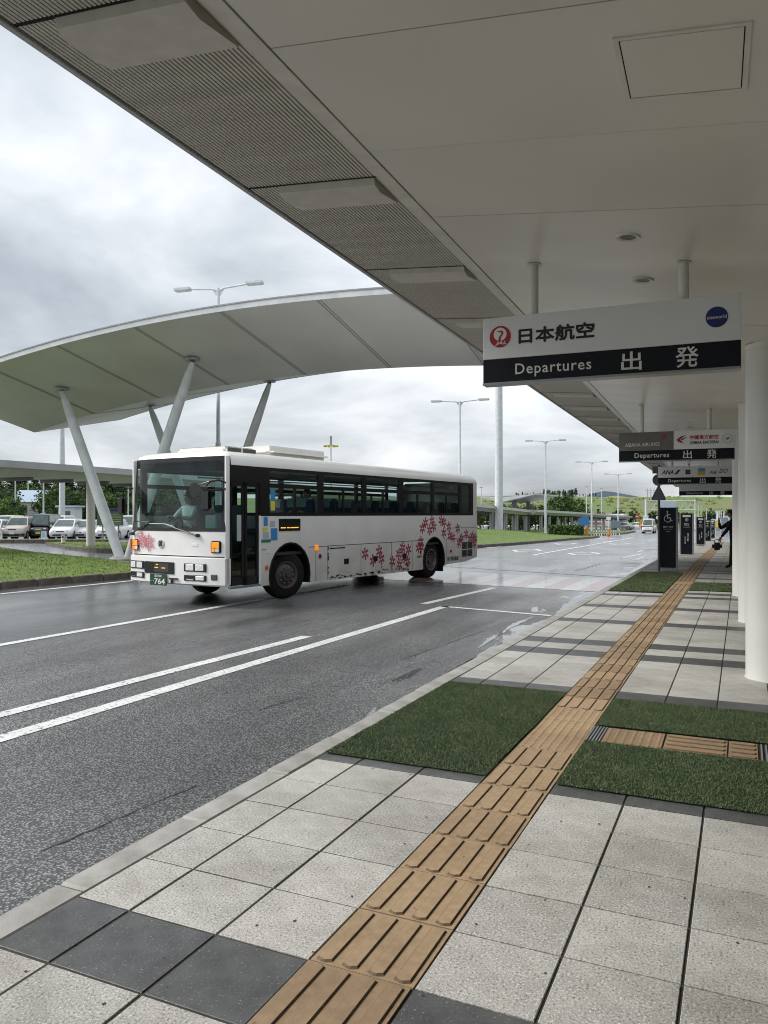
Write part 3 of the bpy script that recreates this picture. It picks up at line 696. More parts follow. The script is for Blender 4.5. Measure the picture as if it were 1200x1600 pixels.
dl.add([((.075 if j == 0 else .05) * math.cos(2*math.pi*k/N), (.075 if j == 0 else .05) * math.sin(2*math.pi*k/N), -.012 if j == 0 else -.006) for j in range(2) for k in range(N)] + [(.082*math.cos(2*math.pi*k/N), .082*math.sin(2*math.pi*k/N), .004) for k in range(N)], [(k, (k+1)%N, N+(k+1)%N, N+k) for k in range(N)] + [(k, (k+1)%N, 2*N+(k+1)%N, 2*N+k) for k in range(N)])
dlm = dl.mesh('downlight', M('ceiling_trim'), smooth=True)
lens = MB(); lens.add([(.052*math.cos(2*math.pi*k/N), .052*math.sin(2*math.pi*k/N), -.004) for k in range(N)], [tuple(range(N))]); lensm = lens.mesh('lamp_glass', M('dark_steel'))
for x, y in ((-.52, 5.275), (-.51, 6.29), (-.5, 9.3), (-.5, 10.3), (-.5, 16.3), (-.5, 17.3), (-.5, 24.3), (-.5, 31.3)):
    o = link('downlight', dlm, canopy, (x, y, cz(x)), (0, math.atan(.113), 0)); link('lamp_glass', lensm, o)
for i, y in enumerate((4.35, 8.73 + .02, 13.2, 17.3, 21.6, 26.0, 30.4, 34.8, 39.2, 48, 56.8)):
    if i == 0: continue
    lab = {1: 'nearest white round column at the right edge of the picture', 2: 'second white round column, just left of the nearest one', 3: 'third white round column, in front of the person in black'}.get(i)
    cx = {1: .555, 2: .60, 3: .59}.get(i, .60 + .022 * (y - 17)); yb = y - .02
    z0 = PZ + zg(yb) - .02; mb = MB()
    mb.lathe([(.272, z0), (.272, 3.45)], (cx, yb, 0), 40); mb.lathe([(.285, z0), (.285, z0 + .022)], (cx, yb, 0), 40)
    c_ = mb.build('column', M('column'), canopy, smooth=True)
    if lab: c_['label'] = lab
    MB().lathe([(.278, 3.42), (.278, 3.47)], (cx, yb, 0), 40).build('collar', M('ceiling_trim'), c_, smooth=True)

# terminal wall out of view to the right, added to darken the canopy ceiling
tb = thing('unseen_terminal_wall', 'unseen terminal wall with glazing, added to darken the canopy ceiling', 'building', (4.75, 0, 0), TR)
MB().box(0, .4, -9, 63, zg(63), 7.5).build('wall', M('column'), tb)
for k in range(12):
    f_ = MB().box(-.05, 0, -8 + k*5.6, -3 + k*5.6, PZ + .1, 2.9).build('window', M('dark_steel'), tb)
    MB().box(-.06, -.052, -7.9 + k*5.6, -3.1 + k*5.6, PZ + .2, 2.8).build('pane', M('bus_black'), f_)

# ------------------------------------------------------------------ hanging airline signs
def put(me, root, x, y, z, name='lettering'): return link(name, me, root, (x, y, z), UP)
def disc(r, n=32, th=.002):
    mb = MB(); mb.cyl((0, 0, 0), (0, -th, 0), r, n=n); return mb
def flat(poly, th=.002, off=0): return MB().prism(poly, lambda a, b: (a, -off, b), lambda a, b: (a, -off - th, b))
def hanging_sign(y, x0, x1, z0, z1, label, rods, split=.375):
    cx = (x0 + x1) / 2; root = thing('hanging_sign', label, 'sign', (0, 0, 0), 0, 'airline signs hanging from the canopy')
    p = Matrix.Rotation(TR, 4, 'Z') @ Vector((cx, y, z0)); root.location = p; root.rotation_euler = (0, 0, TR)
    W, Hh = x1 - x0, z1 - z0; zb = Hh * split
    MB().box(-W/2, W/2, 0, .11, zb, Hh).build('upper_board', M('sign_white'), root, bevel=.003)
    MB().box(-W/2 + .001, W/2 - .001, .001, .109, .012, zb - .001).build('lower_board', M('sign_black'), root, bevel=.003)
    MB().box(-W/2 - .002, W/2 + .002, -.002, .112, -.006, .011).build('bottom_rail', M('grey_steel'), root)
    for rx in rods:
        X = rx - cx; top = cz(rx) - z0
        MB().cyl((X, .055, Hh - .01), (X, .055, top), .035, n=16, caps=False).build('hanger_rod', M('column'), root, smooth=True)
        MB().lathe([(.055, 0), (.05, .012)], (X, .055, top - .014), 20).build('rod_flange', M('ceiling_trim'), root, smooth=True)
    put(TX['dep'], root, -W*.5 + W*.295, -.001, zb * .47); put(TX['shu'], root, W * .105, -.001, zb * .52); put(TX['hatsu'], root, W * .31, -.001, zb * .52)
    return root, W, Hh, zb
r, W, Hh, zb = hanging_sign(5.79, -1.64, .162, 2.762, 3.266, 'nearest hanging departures sign, white over black, with a round red crane logo', (-1.26, -.203))
u_ = Hh - zb; cxl, czl = -W/2 + .135, zb + u_ * .53
disc(.082).build('red_roundel', M('logo_red'), r, loc=(cxl, -.001, czl))
cr = MB()                                           # white crane with spread wings inside the roundel
cr.prism([(.050*math.cos(t), .018 + .050*math.sin(t)) for t in [2*math.pi*k/24 for k in range(24)]], lambda a, b: (a, -.002, b), lambda a, b: (a, -.003, b))
cr.build('crane_field', M('sign_white'), r, loc=(cxl, -.001, czl))
nk = [(-.030,.038),(-.012,.044),(.010,.046),(.022,.040),(.026,.026),(.018,.010),(.006,-.006),(.004,-.030),(.030,-.052),(-.034,-.052),(-.014,-.034),(-.012,-.012),(-.004,.004),(.008,.018),(.010,.030),(-.006,.036)]
flat(nk, .001, .003).build('crane_neck', M('logo_red'), r, loc=(cxl, -.001, czl))
put(TX['jalw'], r, cxl + .006, -.0045, czl - .052)
put(TX['jal'], r, -W/2 + .555, -.001, zb + u_ * .50)
disc(.071).build('blue_roundel', M('logo_blue'), r, loc=(W/2 - .152, -.001, zb + u_ * .53)); put(TX['one'], r, W/2 - .152, -.0035, zb + u_ * .53)
r, W, Hh, zb = hanging_sign(14.0, -1.536, .295, 2.672, 3.168, 'second hanging departures sign, upper half split taupe and white', (-1.16, -.09))
u_ = Hh - zb
MB().box(-W/2 - .001, -.026, -.003, -.0006, zb + .001, Hh + .001).build('taupe_panel', M('sign_taupe'), r)
put(TX['asiana'], r, -W/2 + .385, -.0035, zb + u_ * .32)
flat([(.02, .0), (.125, .055), (.115, .0), (.075, -.055), (.085, .005)], .001).build('arrow_logo', M('logo_red'), r, loc=(-.265, -.004, zb + u_ * .68))
flat([(-.09, .0), (-.02, .055), (.07, .075), (.0, .03), (-.03, .0), (.0, -.03), (.03, -.065), (-.05, -.04)], .001).build('swallow_logo', M('logo_red'), r, loc=(.105, -.001, zb + u_ * .52))
flat([(-.02, .0), (.03, .03), (.09, .04), (.03, .012), (.0, -.015)], .001).build('swallow_wing', M('letter_black'), r, loc=(.105, -.0025, zb + u_ * .52))
put(TX['ce1'], r, .45, -.001, zb + u_ * .62); put(TX['ce2'], r, .45, -.001, zb + u_ * .34)
mb = MB()
for k in range(14):
    t = 2*math.pi*k/14; mb.box(-.012, .012, -.002, 0, .068, .078, mat=Matrix.Rotation(t, 4, 'Y'))
mb.prism([(-.04, .0), (.01, .03), (.045, .01), (.0, -.03)], lambda a, b: (a, 0, b), lambda a, b: (a, -.002, b)); mb.build('ring_emblem', M('logo_grey'), r, loc=(W/2 - .11, -.001, zb + u_ * .5))
r, W, Hh, zb = hanging_sign(21.8, -1.395, .415, 2.55, 3.02, 'third hanging departures sign, white top with navy lettering and a blue and yellow square', (-1.05, .06))
u_ = Hh - zb
put(TX['ana'], r, -W/2 + .24, -.001, zb + u_ * .48)
flat([(-.075, -.06), (-.01, -.06), (.085, .06), (.02, .06)], .001).build('slash_logo', M('logo_navy'), r, loc=(-W/2 + .48, -.001, zb + u_ * .48))
flat([(-.06, -.06), (.06, -.06), (.06, .06), (-.06, .06)], .001).build('black_square', M('letter_black'), r, loc=(-W/2 + .74, -.001, zb + u_ * .48)); flat([(-.03, -.03), (.03, -.03), (.03, .03), (-.03, .03), (-.03, .02), (.02, .02), (.02, -.02), (-.03, -.02)], .001, .001).build('square_emblem', M('logo_grey'), r, loc=(-W/2 + .74, -.002, zb + u_ * .48))
flat([(-.09, 0), (.09, 0), (.09, .09), (-.09, .09)], .001).build('blue_block', M('logo_sky'), r, loc=(-W/2 + 1.07, -.001, zb + u_ * .48)); flat([(-.09, -.09), (.09, -.09), (.09, -.001), (-.09, -.001)], .001).build('yellow_block', M('logo_yellow'), r, loc=(-W/2 + 1.07, -.001, zb + u_ * .48))
put(TX['airdo1'], r, W/2 - .47, -.001, zb + u_ * .40); put(TX['airdo2'], r, W/2 - .22, -.001, zb + u_ * .52)
hanging_sign(31.0, -1.24, .59, 2.46, 2.87, 'farthest hanging departures sign with a blank white upper board', (-.9, .25))

# ------------------------------------------------------------------ butterfly-roofed crossing shelter
wc = lambda x: -.00724 * x * x - .18403 * x + 6.501
WX0, WX1 = -26.8, -4.6
def wz(x, y): return wc(x) - .215 * (4.9 - abs(y - 23.4))
shelter = thing('crossing_shelter', 'huge arched butterfly roof shelter on slanting white posts behind the bus', 'shelter', (-19.7, 23.4, 0))
def sh(mb, name, m, parent=None, **k):
    o = mb.build(name, m, parent or shelter, **k)
    if parent is None: o.location = (19.7, -23.4, 0)
    return o
xs_ = [WX0 + (WX1 - WX0) * i / 40 for i in range(41)]
bays = [WX0, -23.5, -20.25, -17.0, -13.75, -10.5, -7.25, WX1]
for s_ in (-1, 1):
    for a, b in zip(bays[:-1], bays[1:]):          # each bay is two soffit panels with a double seam between bays
        g = .05 if a > WX0 else 0; x = [a + g + (b - .05 - a - g) * i / 8 for i in range(9)]
        ys2 = [23.4 + s_ * d for d in (0.0, 1.2, 2.4, 3.7, 4.85)]
        mb = MB(); mb.grid([[(q, y, wz(q, y)) for q in x] for y in ys2], flip=s_ > 0)
        mb.grid([[(q, y, wz(q, y) + .03) for q in x] for y in ys2], flip=s_ < 0)
        sh(mb, 'soffit_panel', M('wing_under'), smooth=True)
for b in bays[1:-1]:
    for dx in (-.05, .05):
        for s_ in (-1, 1):
            mb = MB(); mb.grid([[(b + dx - .015, 23.4 + s_*d, wz(b, 23.4 + s_*d) - .004) for d in (0, 2.4, 4.85)], [(b + dx + .015, 23.4 + s_*d, wz(b, 23.4 + s_*d) - .004) for d in (0, 2.4, 4.85)]]); sh(mb, 'seam', M('wing_joint'))
    mb = MB()
    for s_ in (-1, 1): mb.grid([[(b - .035, 23.4 + s_*d, wz(b, 23.4 + s_*d) + .002) for d in (0, 2.4, 4.85)], [(b + .035, 23.4 + s_*d, wz(b, 23.4 + s_*d) + .002) for d in (0, 2.4, 4.85)]])
    sh(mb, 'seam_plate', M('wing_under'))
mb = MB()
for s_ in (-1, 1): mb.grid([[(q, 23.4 + s_*d, wz(q, 23.4 + s_*d) + .12) for q in xs_] for d in (0, 2.4, 4.85)], flip=s_ < 0)
sh(mb, 'roof_sheet', M('roof_metal'), smooth=True)
for s_ in (-1, 1):
    mb = MB(); y = 23.4 + s_ * 4.85
    mb.grid([[(q, y + dy, wz(q, y) + dz) for q in xs_] for dy, dz in ((-.01*s_, -.01), (.03*s_, -.01), (.03*s_, .15), (-.01*s_, .15))]); sh(mb, 'fascia', M('white_metal'), smooth=True)
    mb = MB(); mb.grid([[(q, y + dy, wz(q, y) + dz) for q in xs_] for dy, dz in ((-.03*s_, .15), (.05*s_, .15), (.05*s_, .19), (-.03*s_, .19))]); sh(mb, 'edge_cap', M('grey_steel'), smooth=True)
for X in (WX0, WX1):
    mb = MB(); mb.grid([[(X, 23.4 + d, wz(X, 23.4 + d) + dz) for d in (-4.9, -2.4, 0, 2.4, 4.9)] for dz in (-.01, .15)]); sh(mb, 'end_fascia', M('grey_steel'))
for y in (21.05, 25.75):
    for tx in (-22.7, -16.75):
        zt = wz(tx, y); a, b = Vector((-19.72 + (.14 if tx > -19 else -.14), y, .1)), Vector((tx, y, zt - .14))
        mb = MB(); d = b - a
        mb.tube([a, a + d*.06, a + d*.3, a + d*.8, a + d*.94, b], [.15, .17, .19, .17, .13, .085], 16)
        p_ = sh(mb, 'post', M('white_metal'), smooth=True)
        MB().cyl((tx, y, zt - .02), (tx, y, zt - .08), .26, .24, n=20).build('top_plate', M('grey_steel'), p_, smooth=True)
        MB().cyl((tx, y, zt - .17), (tx, y, zt - .05), .07, n=12).build('pin', M('dark_steel'), p_)
    sh(MB().lathe([(.55, -.05), (.55, .2), (.4, .28)], (-19.72, y, 0), 20), 'footing', M('kerb_stone'), smooth=True)

# ------------------------------------------------------------------ covered walkway along the car park
walk = thing('covered_walkway', 'low flat roofed walkway on round grey columns behind the bus and lawns', 'walkway', (-30, 20, 0))
def wk(mb, name, m, parent=None, **k):
    o = mb.build(name, m, parent or walk, **k)
    if parent is None: o.location = (30, -20, 0)
    return o
sect = [(-28.4, 2, 4.06), (-28.4, 30, 4.06), (-28.2, 45, 3.9), (-25.5, 64, 3.0), (-24.0, 75, 2.78), (-24, 98, 2.22)]
sect2 = [(-23.2, 97, 2.30), (-22.6, 120, 2.05), (-22, 150, 1.65), (-21, 172, 1.30)]
for S_ in (sect, sect2):
    mb = MB(); prof = [(0, 0), (0, -.30), (-.35, -.32), (-.7, -.62), (-2.9, -.62), (-3.25, -.32), (-3.6, -.30), (-3.6, 0)]
    for i in range(len(prof)):
        a, b = prof[i], prof[(i + 1) % 8]
        mb.grid([[(x + a[0], y, z + a[1]) for x, y, z in S_], [(x + b[0], y, z + b[1]) for x, y, z in S_]], mi=0 if i in (0, 6, 7) else 1)
    for x, y, z in (S_[0], S_[-1]): mb.add([(x + a, y, z + b) for a, b in prof], [tuple(range(8))])
    wk(mb, 'roof', [M('roof_metal'), M('wing_under')])
    for i in range(len(S_) - 1):
        n_ = max(1, int((S_[i+1][1] - S_[i][1]) / 2.2))
        for k in range(n_):
            t = k / n_; x, y, z = [S_[i][q] + (S_[i+1][q] - S_[i][q]) * t for q in range(3)]
            MB().box(-2.85, -.75, -.07, .07, -.78, -.60).build('beam', M('dark_steel'), walk, loc=(x + 30, y - 20, z))
def at_walk(u, X):
    x, y = dirn(u); return X / x * y
cps = [(-30.25, 29.9, 4.06), (-30.2, 41, 3.9), (-28.5, 53, 3.5), (-26.6, 66, 2.9)]
for u in (768, 790, 807, 820.7): y = at_walk(u, -25); cps.append((-25, y, 2.78 - (y - 75) * .024))
for u in (845, 858, 870.5, 882.5, 893, 905, 918, 931, 943, 956): y = at_walk(u, -24.0); cps.append((-24.0, y, 2.30 - (y - 97) * .0135))
for x, y, z in cps:
    wk(MB().lathe([(.22, zg(y) - .1), (.22, z - .6)], (x, y, 0), 20), 'column', M('grey_steel' if y > 60 else 'wing_under'), smooth=True)

# small butterfly roof of another stop, far behind the walkway
far = thing('far_shelter', 'small grey upswept roof rising above the far walkway', 'shelter', (-27, 100, zg(100)))
mb = MB(); pr_ = [(-3.2, 4.5), (-.6, 3.95), (3.6, 4.85), (3.6, 5.0), (-.6, 4.5), (-3.2, 4.7)]
mb.prism(pr_, lambda a, b: (a, -4.5, b), lambda a, b: (a + 1.2, 4.5, b)); mb.build('roof', M('roof_metal'), far)
for x, y in ((-1.2, -3), (.8, -3), (-1, 3), (1, 3)): MB().cyl((x, y, 0), (x, y, 4.2), .25, n=12).build('post', M('dark_steel'), far, smooth=True)

# ------------------------------------------------------------------ street lamps
def street_lamp(x, y, top, arm, label, rz, base=None):
    z0 = zg(y) - .1 if base is None else base
    t = thing('street_lamp', label, 'street lamp', (x, y, z0), rz, 'twin arm street lamps'); h = top - z0
    MB().tube([(0, 0, 0), (0, 0, h * .42)], [.13, .125], 14).build('base_section', M('white_metal'), t, smooth=True)
    MB().tube([(0, 0, h * .42), (0, 0, h * .425), (0, 0, h)], [.125, .095, .07], 14).build('pole', M('white_metal'), t, smooth=True)
    for s_ in (-1, 1):
        a = MB(); a.tube([(0, 0, h - .12), (s_ * .35, 0, h - .02), (s_ * (arm - .5), 0, h + .06)], [.055, .045, .04], 10); a.prism([(0, h - .5), (s_ * .3, h - .05), (0, h - .05)], lambda p, q: (p, -.012, q), lambda p, q: (p, .012, q))
        ar = a.build('arm', M('white_metal'), t, smooth=True)
        MB().box(min(s_*(arm - .55), s_*(arm + .25)), max(s_*(arm - .55), s_*(arm + .25)), -.16, .16, h, h + .15).build('lamp_head', M('white_metal'), ar, bevel=.03)
        MB().box(min(s_*(arm - .4), s_*(arm + .18)), max(s_*(arm - .4), s_*(arm + .18)), -.12, .12, h - .01, h + .002).build('lamp_glass', M('lamp_lens'), ar)
def along(u, d): x, y = dirn(u); return x * d, y * d
# arms run across the road
for u, d, v, lab in ((341, 35, 450, 'tall twin arm street lamp rising above the big arched roof'), (718.5, 58, 627, 'twin arm street lamp rising behind the rear of the bus'), (852.5, 85, 689, 'twin arm street lamp standing on the lawn by the hedge'), (924.5, 108, 722, 'smaller twin arm street lamp beyond the hedge, second from the right'), (966, 128, 741, 'smallest twin arm street lamp, nearest the white van')):
    x, y = along(u, d); street_lamp(x, y, 1.77 + (803 - v) / 1215 * d, 1.95, lab, rad(8))
def mast(u, d, v_top, r, label, heads=True, name='light_mast'):
    x, y = along(u, d); z0 = terr(x, y) - .1; t = thing(name, label, 'mast', (x, y, z0)); h = 1.77 + (803 - v_top) / 1215 * d - z0
    MB().tube([(0, 0, 0), (0, 0, h * .5), (0, 0, h)], [r, r * .85, r * .55], 18).build('pole', M('white_metal'), t, smooth=True)
    if heads:
        MB().lathe([(r * .9, h - .1), (r * .9, h + 1.6)], (0, 0, 0), 12).build('cap', M('grey_steel'), t, smooth=True)
        mb = MB()
        for k in range(24): mb.cyl((1.05*math.cos(k*.2618), 1.05*math.sin(k*.2618), h - .3), (1.05*math.cos((k+1)*.2618), 1.05*math.sin((k+1)*.2618), h - .3), .06, n=6)
        ring = mb.build('ring', M('grey_steel'), t)
        for k in range(8): MB().box(-.28, .28, -.2, .2, -.16, .1).build('floodlight', M('logo_yellow'), ring, loc=(1.2*math.cos(k*.7854), 1.2*math.sin(k*.7854), h - .35), rot=(0, 0, k*.7854), bevel=.03)
    return t
mast(779.5, 84, 380, .46, 'thick white mast on the lawn, passing behind the nearest sign', False)
mast(97, 92, 600, .36, 'tall white mast behind the parked cars at far left', False)
mast(517, 150, 694, .22, 'slim mast with a ring of yellow floodlights above the bus roof')
def thin_pole(u, d, vt, r, label, name='pole'):
    x, y = along(u, d); z0 = terr(x, y) - .2; t = thing(name, label, 'pole', (x, y, z0), 0, 'thin poles in the distance'); h = 1.77 + (803 - vt) / 1215 * d - z0
    MB().tube([(0, 0, 0), (0, 0, h)], [r, r * .6], 8).build('shaft', M('white_metal'), t, smooth=True); MB().box(-.3, .3, -.06, .06, h, h + .12).build('head', M('grey_steel'), t)
for u, d, vt, lab in ((24, 105, 744, 'thin white pole among the trees above the leftmost car'), (68, 100, 742, 'thin white pole with small flags behind the black van'), (44, 140, 745, 'faint pole beside the small house'), (916.5, 150, 761, 'thin pole left of the far lamps'), (940, 165, 764, 'thin pole between the two far lamps'), (200.5, 120, 760, 'thin pole with a small sign left of the bus windscreen'), (752, 140, 762, 'thin pole left of the thick mast on the right')):
    thin_pole(u, d, vt, .12, lab)
x, y = along(68, 99.5); fl = thing('banner', 'small blue and pink banner on the pole behind the black van', 'banner', (x, y, terr(x, y)))
MB().box(-.5, .35, -.03, .03, 1.6, 2.4).build('blue_cloth', M('paper_blue'), fl); MB().box(-.4, .4, -.03, .03, .1, 1.6).build('pink_cloth', M('flake_pink'), fl)

# ------------------------------------------------------------------ black totems along the pavement and the traffic sign seen from behind
def totem(u0, u1, d, vt, vb, label, first=False):
    uc = (u0 + u1) / 2; x, y = along(uc, d); z0 = 1.77 - (vb - 803) / 1215 * d; h = (vb - vt) / 1215 * d; w = (u1 - u0) / 1215 * d / .92
    t = thing('bus_stop_totem', label, 'totem', (x, y, z0), TR, 'black totems along the pavement')
    MB().box(-w/2 + .03, w/2 - .03, -.045, .045, .06, h).build('panel', M('sign_black'), t, bevel=.004)
    for s_ in (-1, 1): MB().box(s_*w/2 - .03, s_*w/2 + .03, -.055, .055, 0, h + .005).build('side_post', M('grey_steel'), t, bevel=.004)
    MB().box(-w/2 + .06, w/2 - .06, -.06, .06, zg(y) + PZ - z0 - .03, .055).build('foot', M('grey_steel'), t)
    f = -.047
    if first:
        mb = MB()                                  # wheelchair symbol
        mb.cyl((-.02, f, h - .12), (-.02, f - .002, h - .12), .024, n=12); mb.box(-.032, -.005, f - .002, f, h - .30, h - .145); mb.box(-.03, .06, f - .002, f, h - .215, h - .195); mb.box(-.03, .07, f - .002, f, h - .315, h - .29)
        mb.box(.055, .08, f - .002, f, h - .39, h - .295); mb.box(.07, .12, f - .002, f, h - .39, h - .365)
        for k in range(14):
            a = rad(75 + k * 19); b = rad(75 + (k + 1) * 19)
            mb.add([(-.01 + r_*math.cos(t_), f - .001, h - .325 + r_*math.sin(t_)) for r_, t_ in ((.088, a), (.105, a), (.105, b), (.088, b))], [(0, 1, 2, 3)])
        mb.build('wheelchair_symbol', M('letter_white'), t)
        put(TX['tot1'], t, 0, f, h - .56); put(TX['tot2'], t, 0, f, h - .63); put(TX['tot3'], t, 0, f, h - .70)
    else:
        MB().box(-w/2 + .09, w/2 - .09, f - .002, f, h - .16, h - .07).build('route_strip', M('letter_white'), t)
        mb = MB()
        for k in range(20): 
            a, b = 2*math.pi*k/20, 2*math.pi*(k+1)/20; mb.add([(r_*math.cos(q), f - .001, h - .27 + r_*math.sin(q)) for r_, q in ((.052, a), (.064, a), (.064, b), (.052, b))], [(0,1,2,3)])
        mb.box(-.022, .022, f - .0015, f - .0005, h - .295, h - .245); mb.build('stop_symbol', M('letter_white'), t)
        put(TX['bus_stop'], t, 0, f, h - .44); put(TX['bus_stop2'], t, 0, f, h - .51); put(TX['tot2'], t, 0, f, h - .60); put(TX['vert'], t, .05, f, h - 1.0); put(TX['vert2'], t, -.06, f, h - 1.12)
totem(1032, 1056, 22.6, 793, 890, 'nearest black totem with a white wheelchair symbol', True)
totem(1064.5, 1081.5, 32.6, 802, 868.5, 'second black totem along the pavement')
totem(1089, 1100.5, 44, 808, 852, 'third black totem along the pavement')
totem(1101.5, 1110, 56, 812, 846, 'fourth black totem along the pavement')
totem(1109.8, 1116.5, 66, 813, 841.5, 'farthest black totem at the end of the pavement')
x, y = along(1029.5, 22.3)
ts = thing('traffic_sign', 'grey backs of square, round and triangular traffic signs on one post beside the first totem', 'traffic sign', (x, y, PZ))
MB().cyl((0, 0, -.02), (0, 0, 3.05), .035, n=14).build('post', M('dark_steel'), ts, smooth=True)
hz_ = lambda v: 1.77 + (803 - v) / 1215 * 22.3 - PZ
MB().box(-.17, .10, -.07, -.055, hz_(740), hz_(729)).build('square_plate', M('dark_steel'), ts, bevel=.004)
MB().cyl((-.0, -.07, hz_(750)), (0, -.055, hz_(750)), .17, n=28).build('round_plate', M('dark_steel'), ts)
MB().prism([(-.19, hz_(782)), (.19, hz_(782)), (.19, hz_(778)), (.02, hz_(759)), (-.02, hz_(759)), (-.19, hz_(778))], lambda a, b: (a, -.07, b), lambda a, b: (a, -.055, b)).build('triangle_plate', M('dark_steel'), ts)
for v in (735, 750, 776): MB().box(-.05, .05, -.06, .045, hz_(v) - .02, hz_(v) + .02).build('clamp', M('grey_steel'), ts)

# ------------------------------------------------------------------ parked cars and the van
def car(kind, paint, label, x, y, rz, plate='plate_white', group='cars parked behind the lawns', name='parked_car'):
    K = {'sedan': (4.4, .86, 1.46, .62, .78, .92, (1.15, .35, -1.0, -1.75)), 'hatch': (4.1, .85, 1.52, .70, .86, .98, (1.35, .45, -1.35, -1.9)), 'suv': (3.9, .84, 1.66, .86, 1.0, 1.08, (.95, .42, -1.6, -1.85)),
         'van': (3.4, .74, 1.88, .86, 1.0, 1.06, (1.45, .98, -1.55, -1.68)), 'minivan': (4.6, .87, 1.84, .88, 1.0, 1.08, (1.75, .95, -2.05, -2.25)), 'lightvan': (3.4, .76, 1.90, .80, .95, 1.02, (1.62, 1.2, -1.55, -1.66))}[kind]
    L, w, Ht, zn, zh, zb_, (xa, xb, xc, xd) = K; z0 = zg(y) if y > 30 else 0
    t = thing(name, label, 'van' if 'van' in kind else 'car', (x, y, z0), rz, group); hl = L / 2; gc = .2
    st = [(hl, .80, .34, zn - .12), (hl - .07, .93, .24, zn), (hl - .45, 1, gc, zh - .03), (xa, 1, gc, zb_ - .03), (0, 1, gc, zb_), (xd + .1, 1, gc, zb_ + .02), (-hl + .25, .98, gc, zb_), (-hl + .05, .92, .28, zb_ - .12), (-hl, .84, .36, zb_ - .3)]
    mb = MB(); rows = []
    for (sx, f, zl, zt) in st:
        hw = w * f; h_ = [(hw * .88, zl), (hw * .98, zl + .12), (hw, zl + (zt - zl) * .5), (hw * .985, zt - .10), (hw * .91, zt - .02), (hw * .6, zt + .012)]
        rows.append([(sx, q, z) for q, z in h_] + [(sx, 0, zt + .022)] + [(sx, -q, z) for q, z in reversed(h_)] + [(sx, h_[0][0], zl)])
    mb.grid(rows); mb.add(rows[0][:-1], [tuple(range(13))]); mb.add(rows[-1][:-1], [tuple(reversed(range(13)))])
    mb.build('body', M(paint), t, smooth='weld', angle=45)
    wb, wt = w * .93, w * .74; zt = Ht; A = [(xa, wb, zb_ - .06), (xb, wt, zt - .05), (xb - .25, wt * .97, zt), (xc + .2, wt * .97, zt), (xc, wt, zt - .05), (xd, wb, zb_ - .06)]
    mb = MB(); mb.grid([[(p, q, z) for p, q, z in A], [(p, q * .5, z + (.02 if z > zb_ else 0)) for p, q, z in A], [(p, -q * .5, z + (.02 if z > zb_ else 0)) for p, q, z in A], [(p, -q, z) for p, q, z in A]])
    for s_ in (1, -1): mb.add([(p, s_ * q, z) for p, q, z in A], [tuple(range(6))])
    mb.build('cabin', M(paint), t, smooth='weld', angle=30)
    def lerp(a, b, f): return a + (b - a) * f
    def pane(nm, xA, xB, s_):                       # windscreen / rear window
        f0, f1 = .10, .93; q = []
        for f in (f0, f1):
            X = lerp(xA, xB, f); Z = lerp(zb_ - .06, zt - .05, f); h_ = lerp(wb, wt, f) - .07; o = .012 * s_
            q.append([(X + o, h_, Z + .01), (X + o * 1.6, h_ * .5, Z + .026), (X + o * 1.6, -h_ * .5, Z + .026), (X + o, -h_, Z + .01)])
        MB().grid(q).build(nm, M('car_glass_solid'), t, smooth=True)
    pane('windscreen', xa, xb, 1); pane('rear_window', xd, xc, -1)
    mid = (xb + xc) / 2 + .1
    for s_ in (1, -1):
        for (fa, fb) in ((0, 1), (1, 0)):
            pts_ = []
            z_lo, z_hi = zb_ + .02, zt - .12
            def side_x(z, front): 
                f = (z - (zb_ - .06)) / (zt - .05 - zb_ + .06); return lerp(xa, xb, f) - .13 if front else lerp(xd, xc, f) + .14
            def hw_(z): return lerp(wb, wt, (z - (zb_ - .06)) / (zt - .05 - zb_ + .06)) + .008
            p_ = [(side_x(z_lo, True), z_lo), (side_x(z_hi, True), z_hi), (mid + .03, z_hi), (mid + .03, z_lo)] if fa == 0 else [(mid - .03, z_lo), (mid - .03, z_hi), (side_x(z_hi, False), z_hi), (side_x(z_lo, False), z_lo)]
            MB().add([(p, s_ * hw_(z), z) for p, z in p_], [(0, 1, 2, 3)]).build('side_window', M('car_glass_solid'), t)
        for wx in (hl - .78, -hl + .72):
            wh = MB().cyl((0, s_ * (w - .20), 0), (0, s_ * (w + .012), 0), .31, n=22).build('wheel', M('rubber'), t, loc=(wx, 0, .31), smooth=True)
            MB().cyl((0, s_ * (w + .01), 0), (0, s_ * (w + .02), 0), .20, .18, n=14).build('rim', M('bright_rim'), wh, smooth=True)
            ac = MB(); ac.add([(wx + .40 * math.cos(q * math.pi / 10), s_ * (w + .004), .30 + .38 * math.sin(q * math.pi / 10)) for q in range(11)], [tuple(range(11))]); ac.build('wheel_arch', M('plastic_black'), t)
        MB().box(hl - .16, hl - .02, s_ * w * .58 - .13, s_ * w * .58 + .15, zn - .12, zn + .0).build('headlight', M('lamp_lens'), t, bevel=.03)
        MB().box(xa - .35, xa - .22, s_ * (w + .08) - .09, s_ * (w + .08) + .09, zb_ - .02, zb_ + .14).build('mirror', M(paint if paint != 'paint_beige' else 'plastic_black'), t, bevel=.03)
    MB().box(hl - .06, hl + .012, -w * .62, w * .62, .30, .42).build('lower_grille', M('plastic_black'), t, bevel=.02)
    MB().box(hl - .05, hl + .008, -w * .34, w * .34, zn - .13, zn - .05).build('upper_grille', M('plastic_black' if kind != 'van' else 'chrome'), t, bevel=.01)
    MB().box(hl, hl + .025, -.17, .17, .42, .58).build('number_plate', M(plate), t)
    if kind == 'suv': MB().box(hl - .3, hl + .02, -w * .98, w * .98, .28, .50).build('bumper', M('plastic_black'), t, bevel=.05)
    return t
mat('car_glass_solid', (.05,.075,.075), .06, (.10,.14,.135), 1.2, coat=.6)
face = rad(-60)
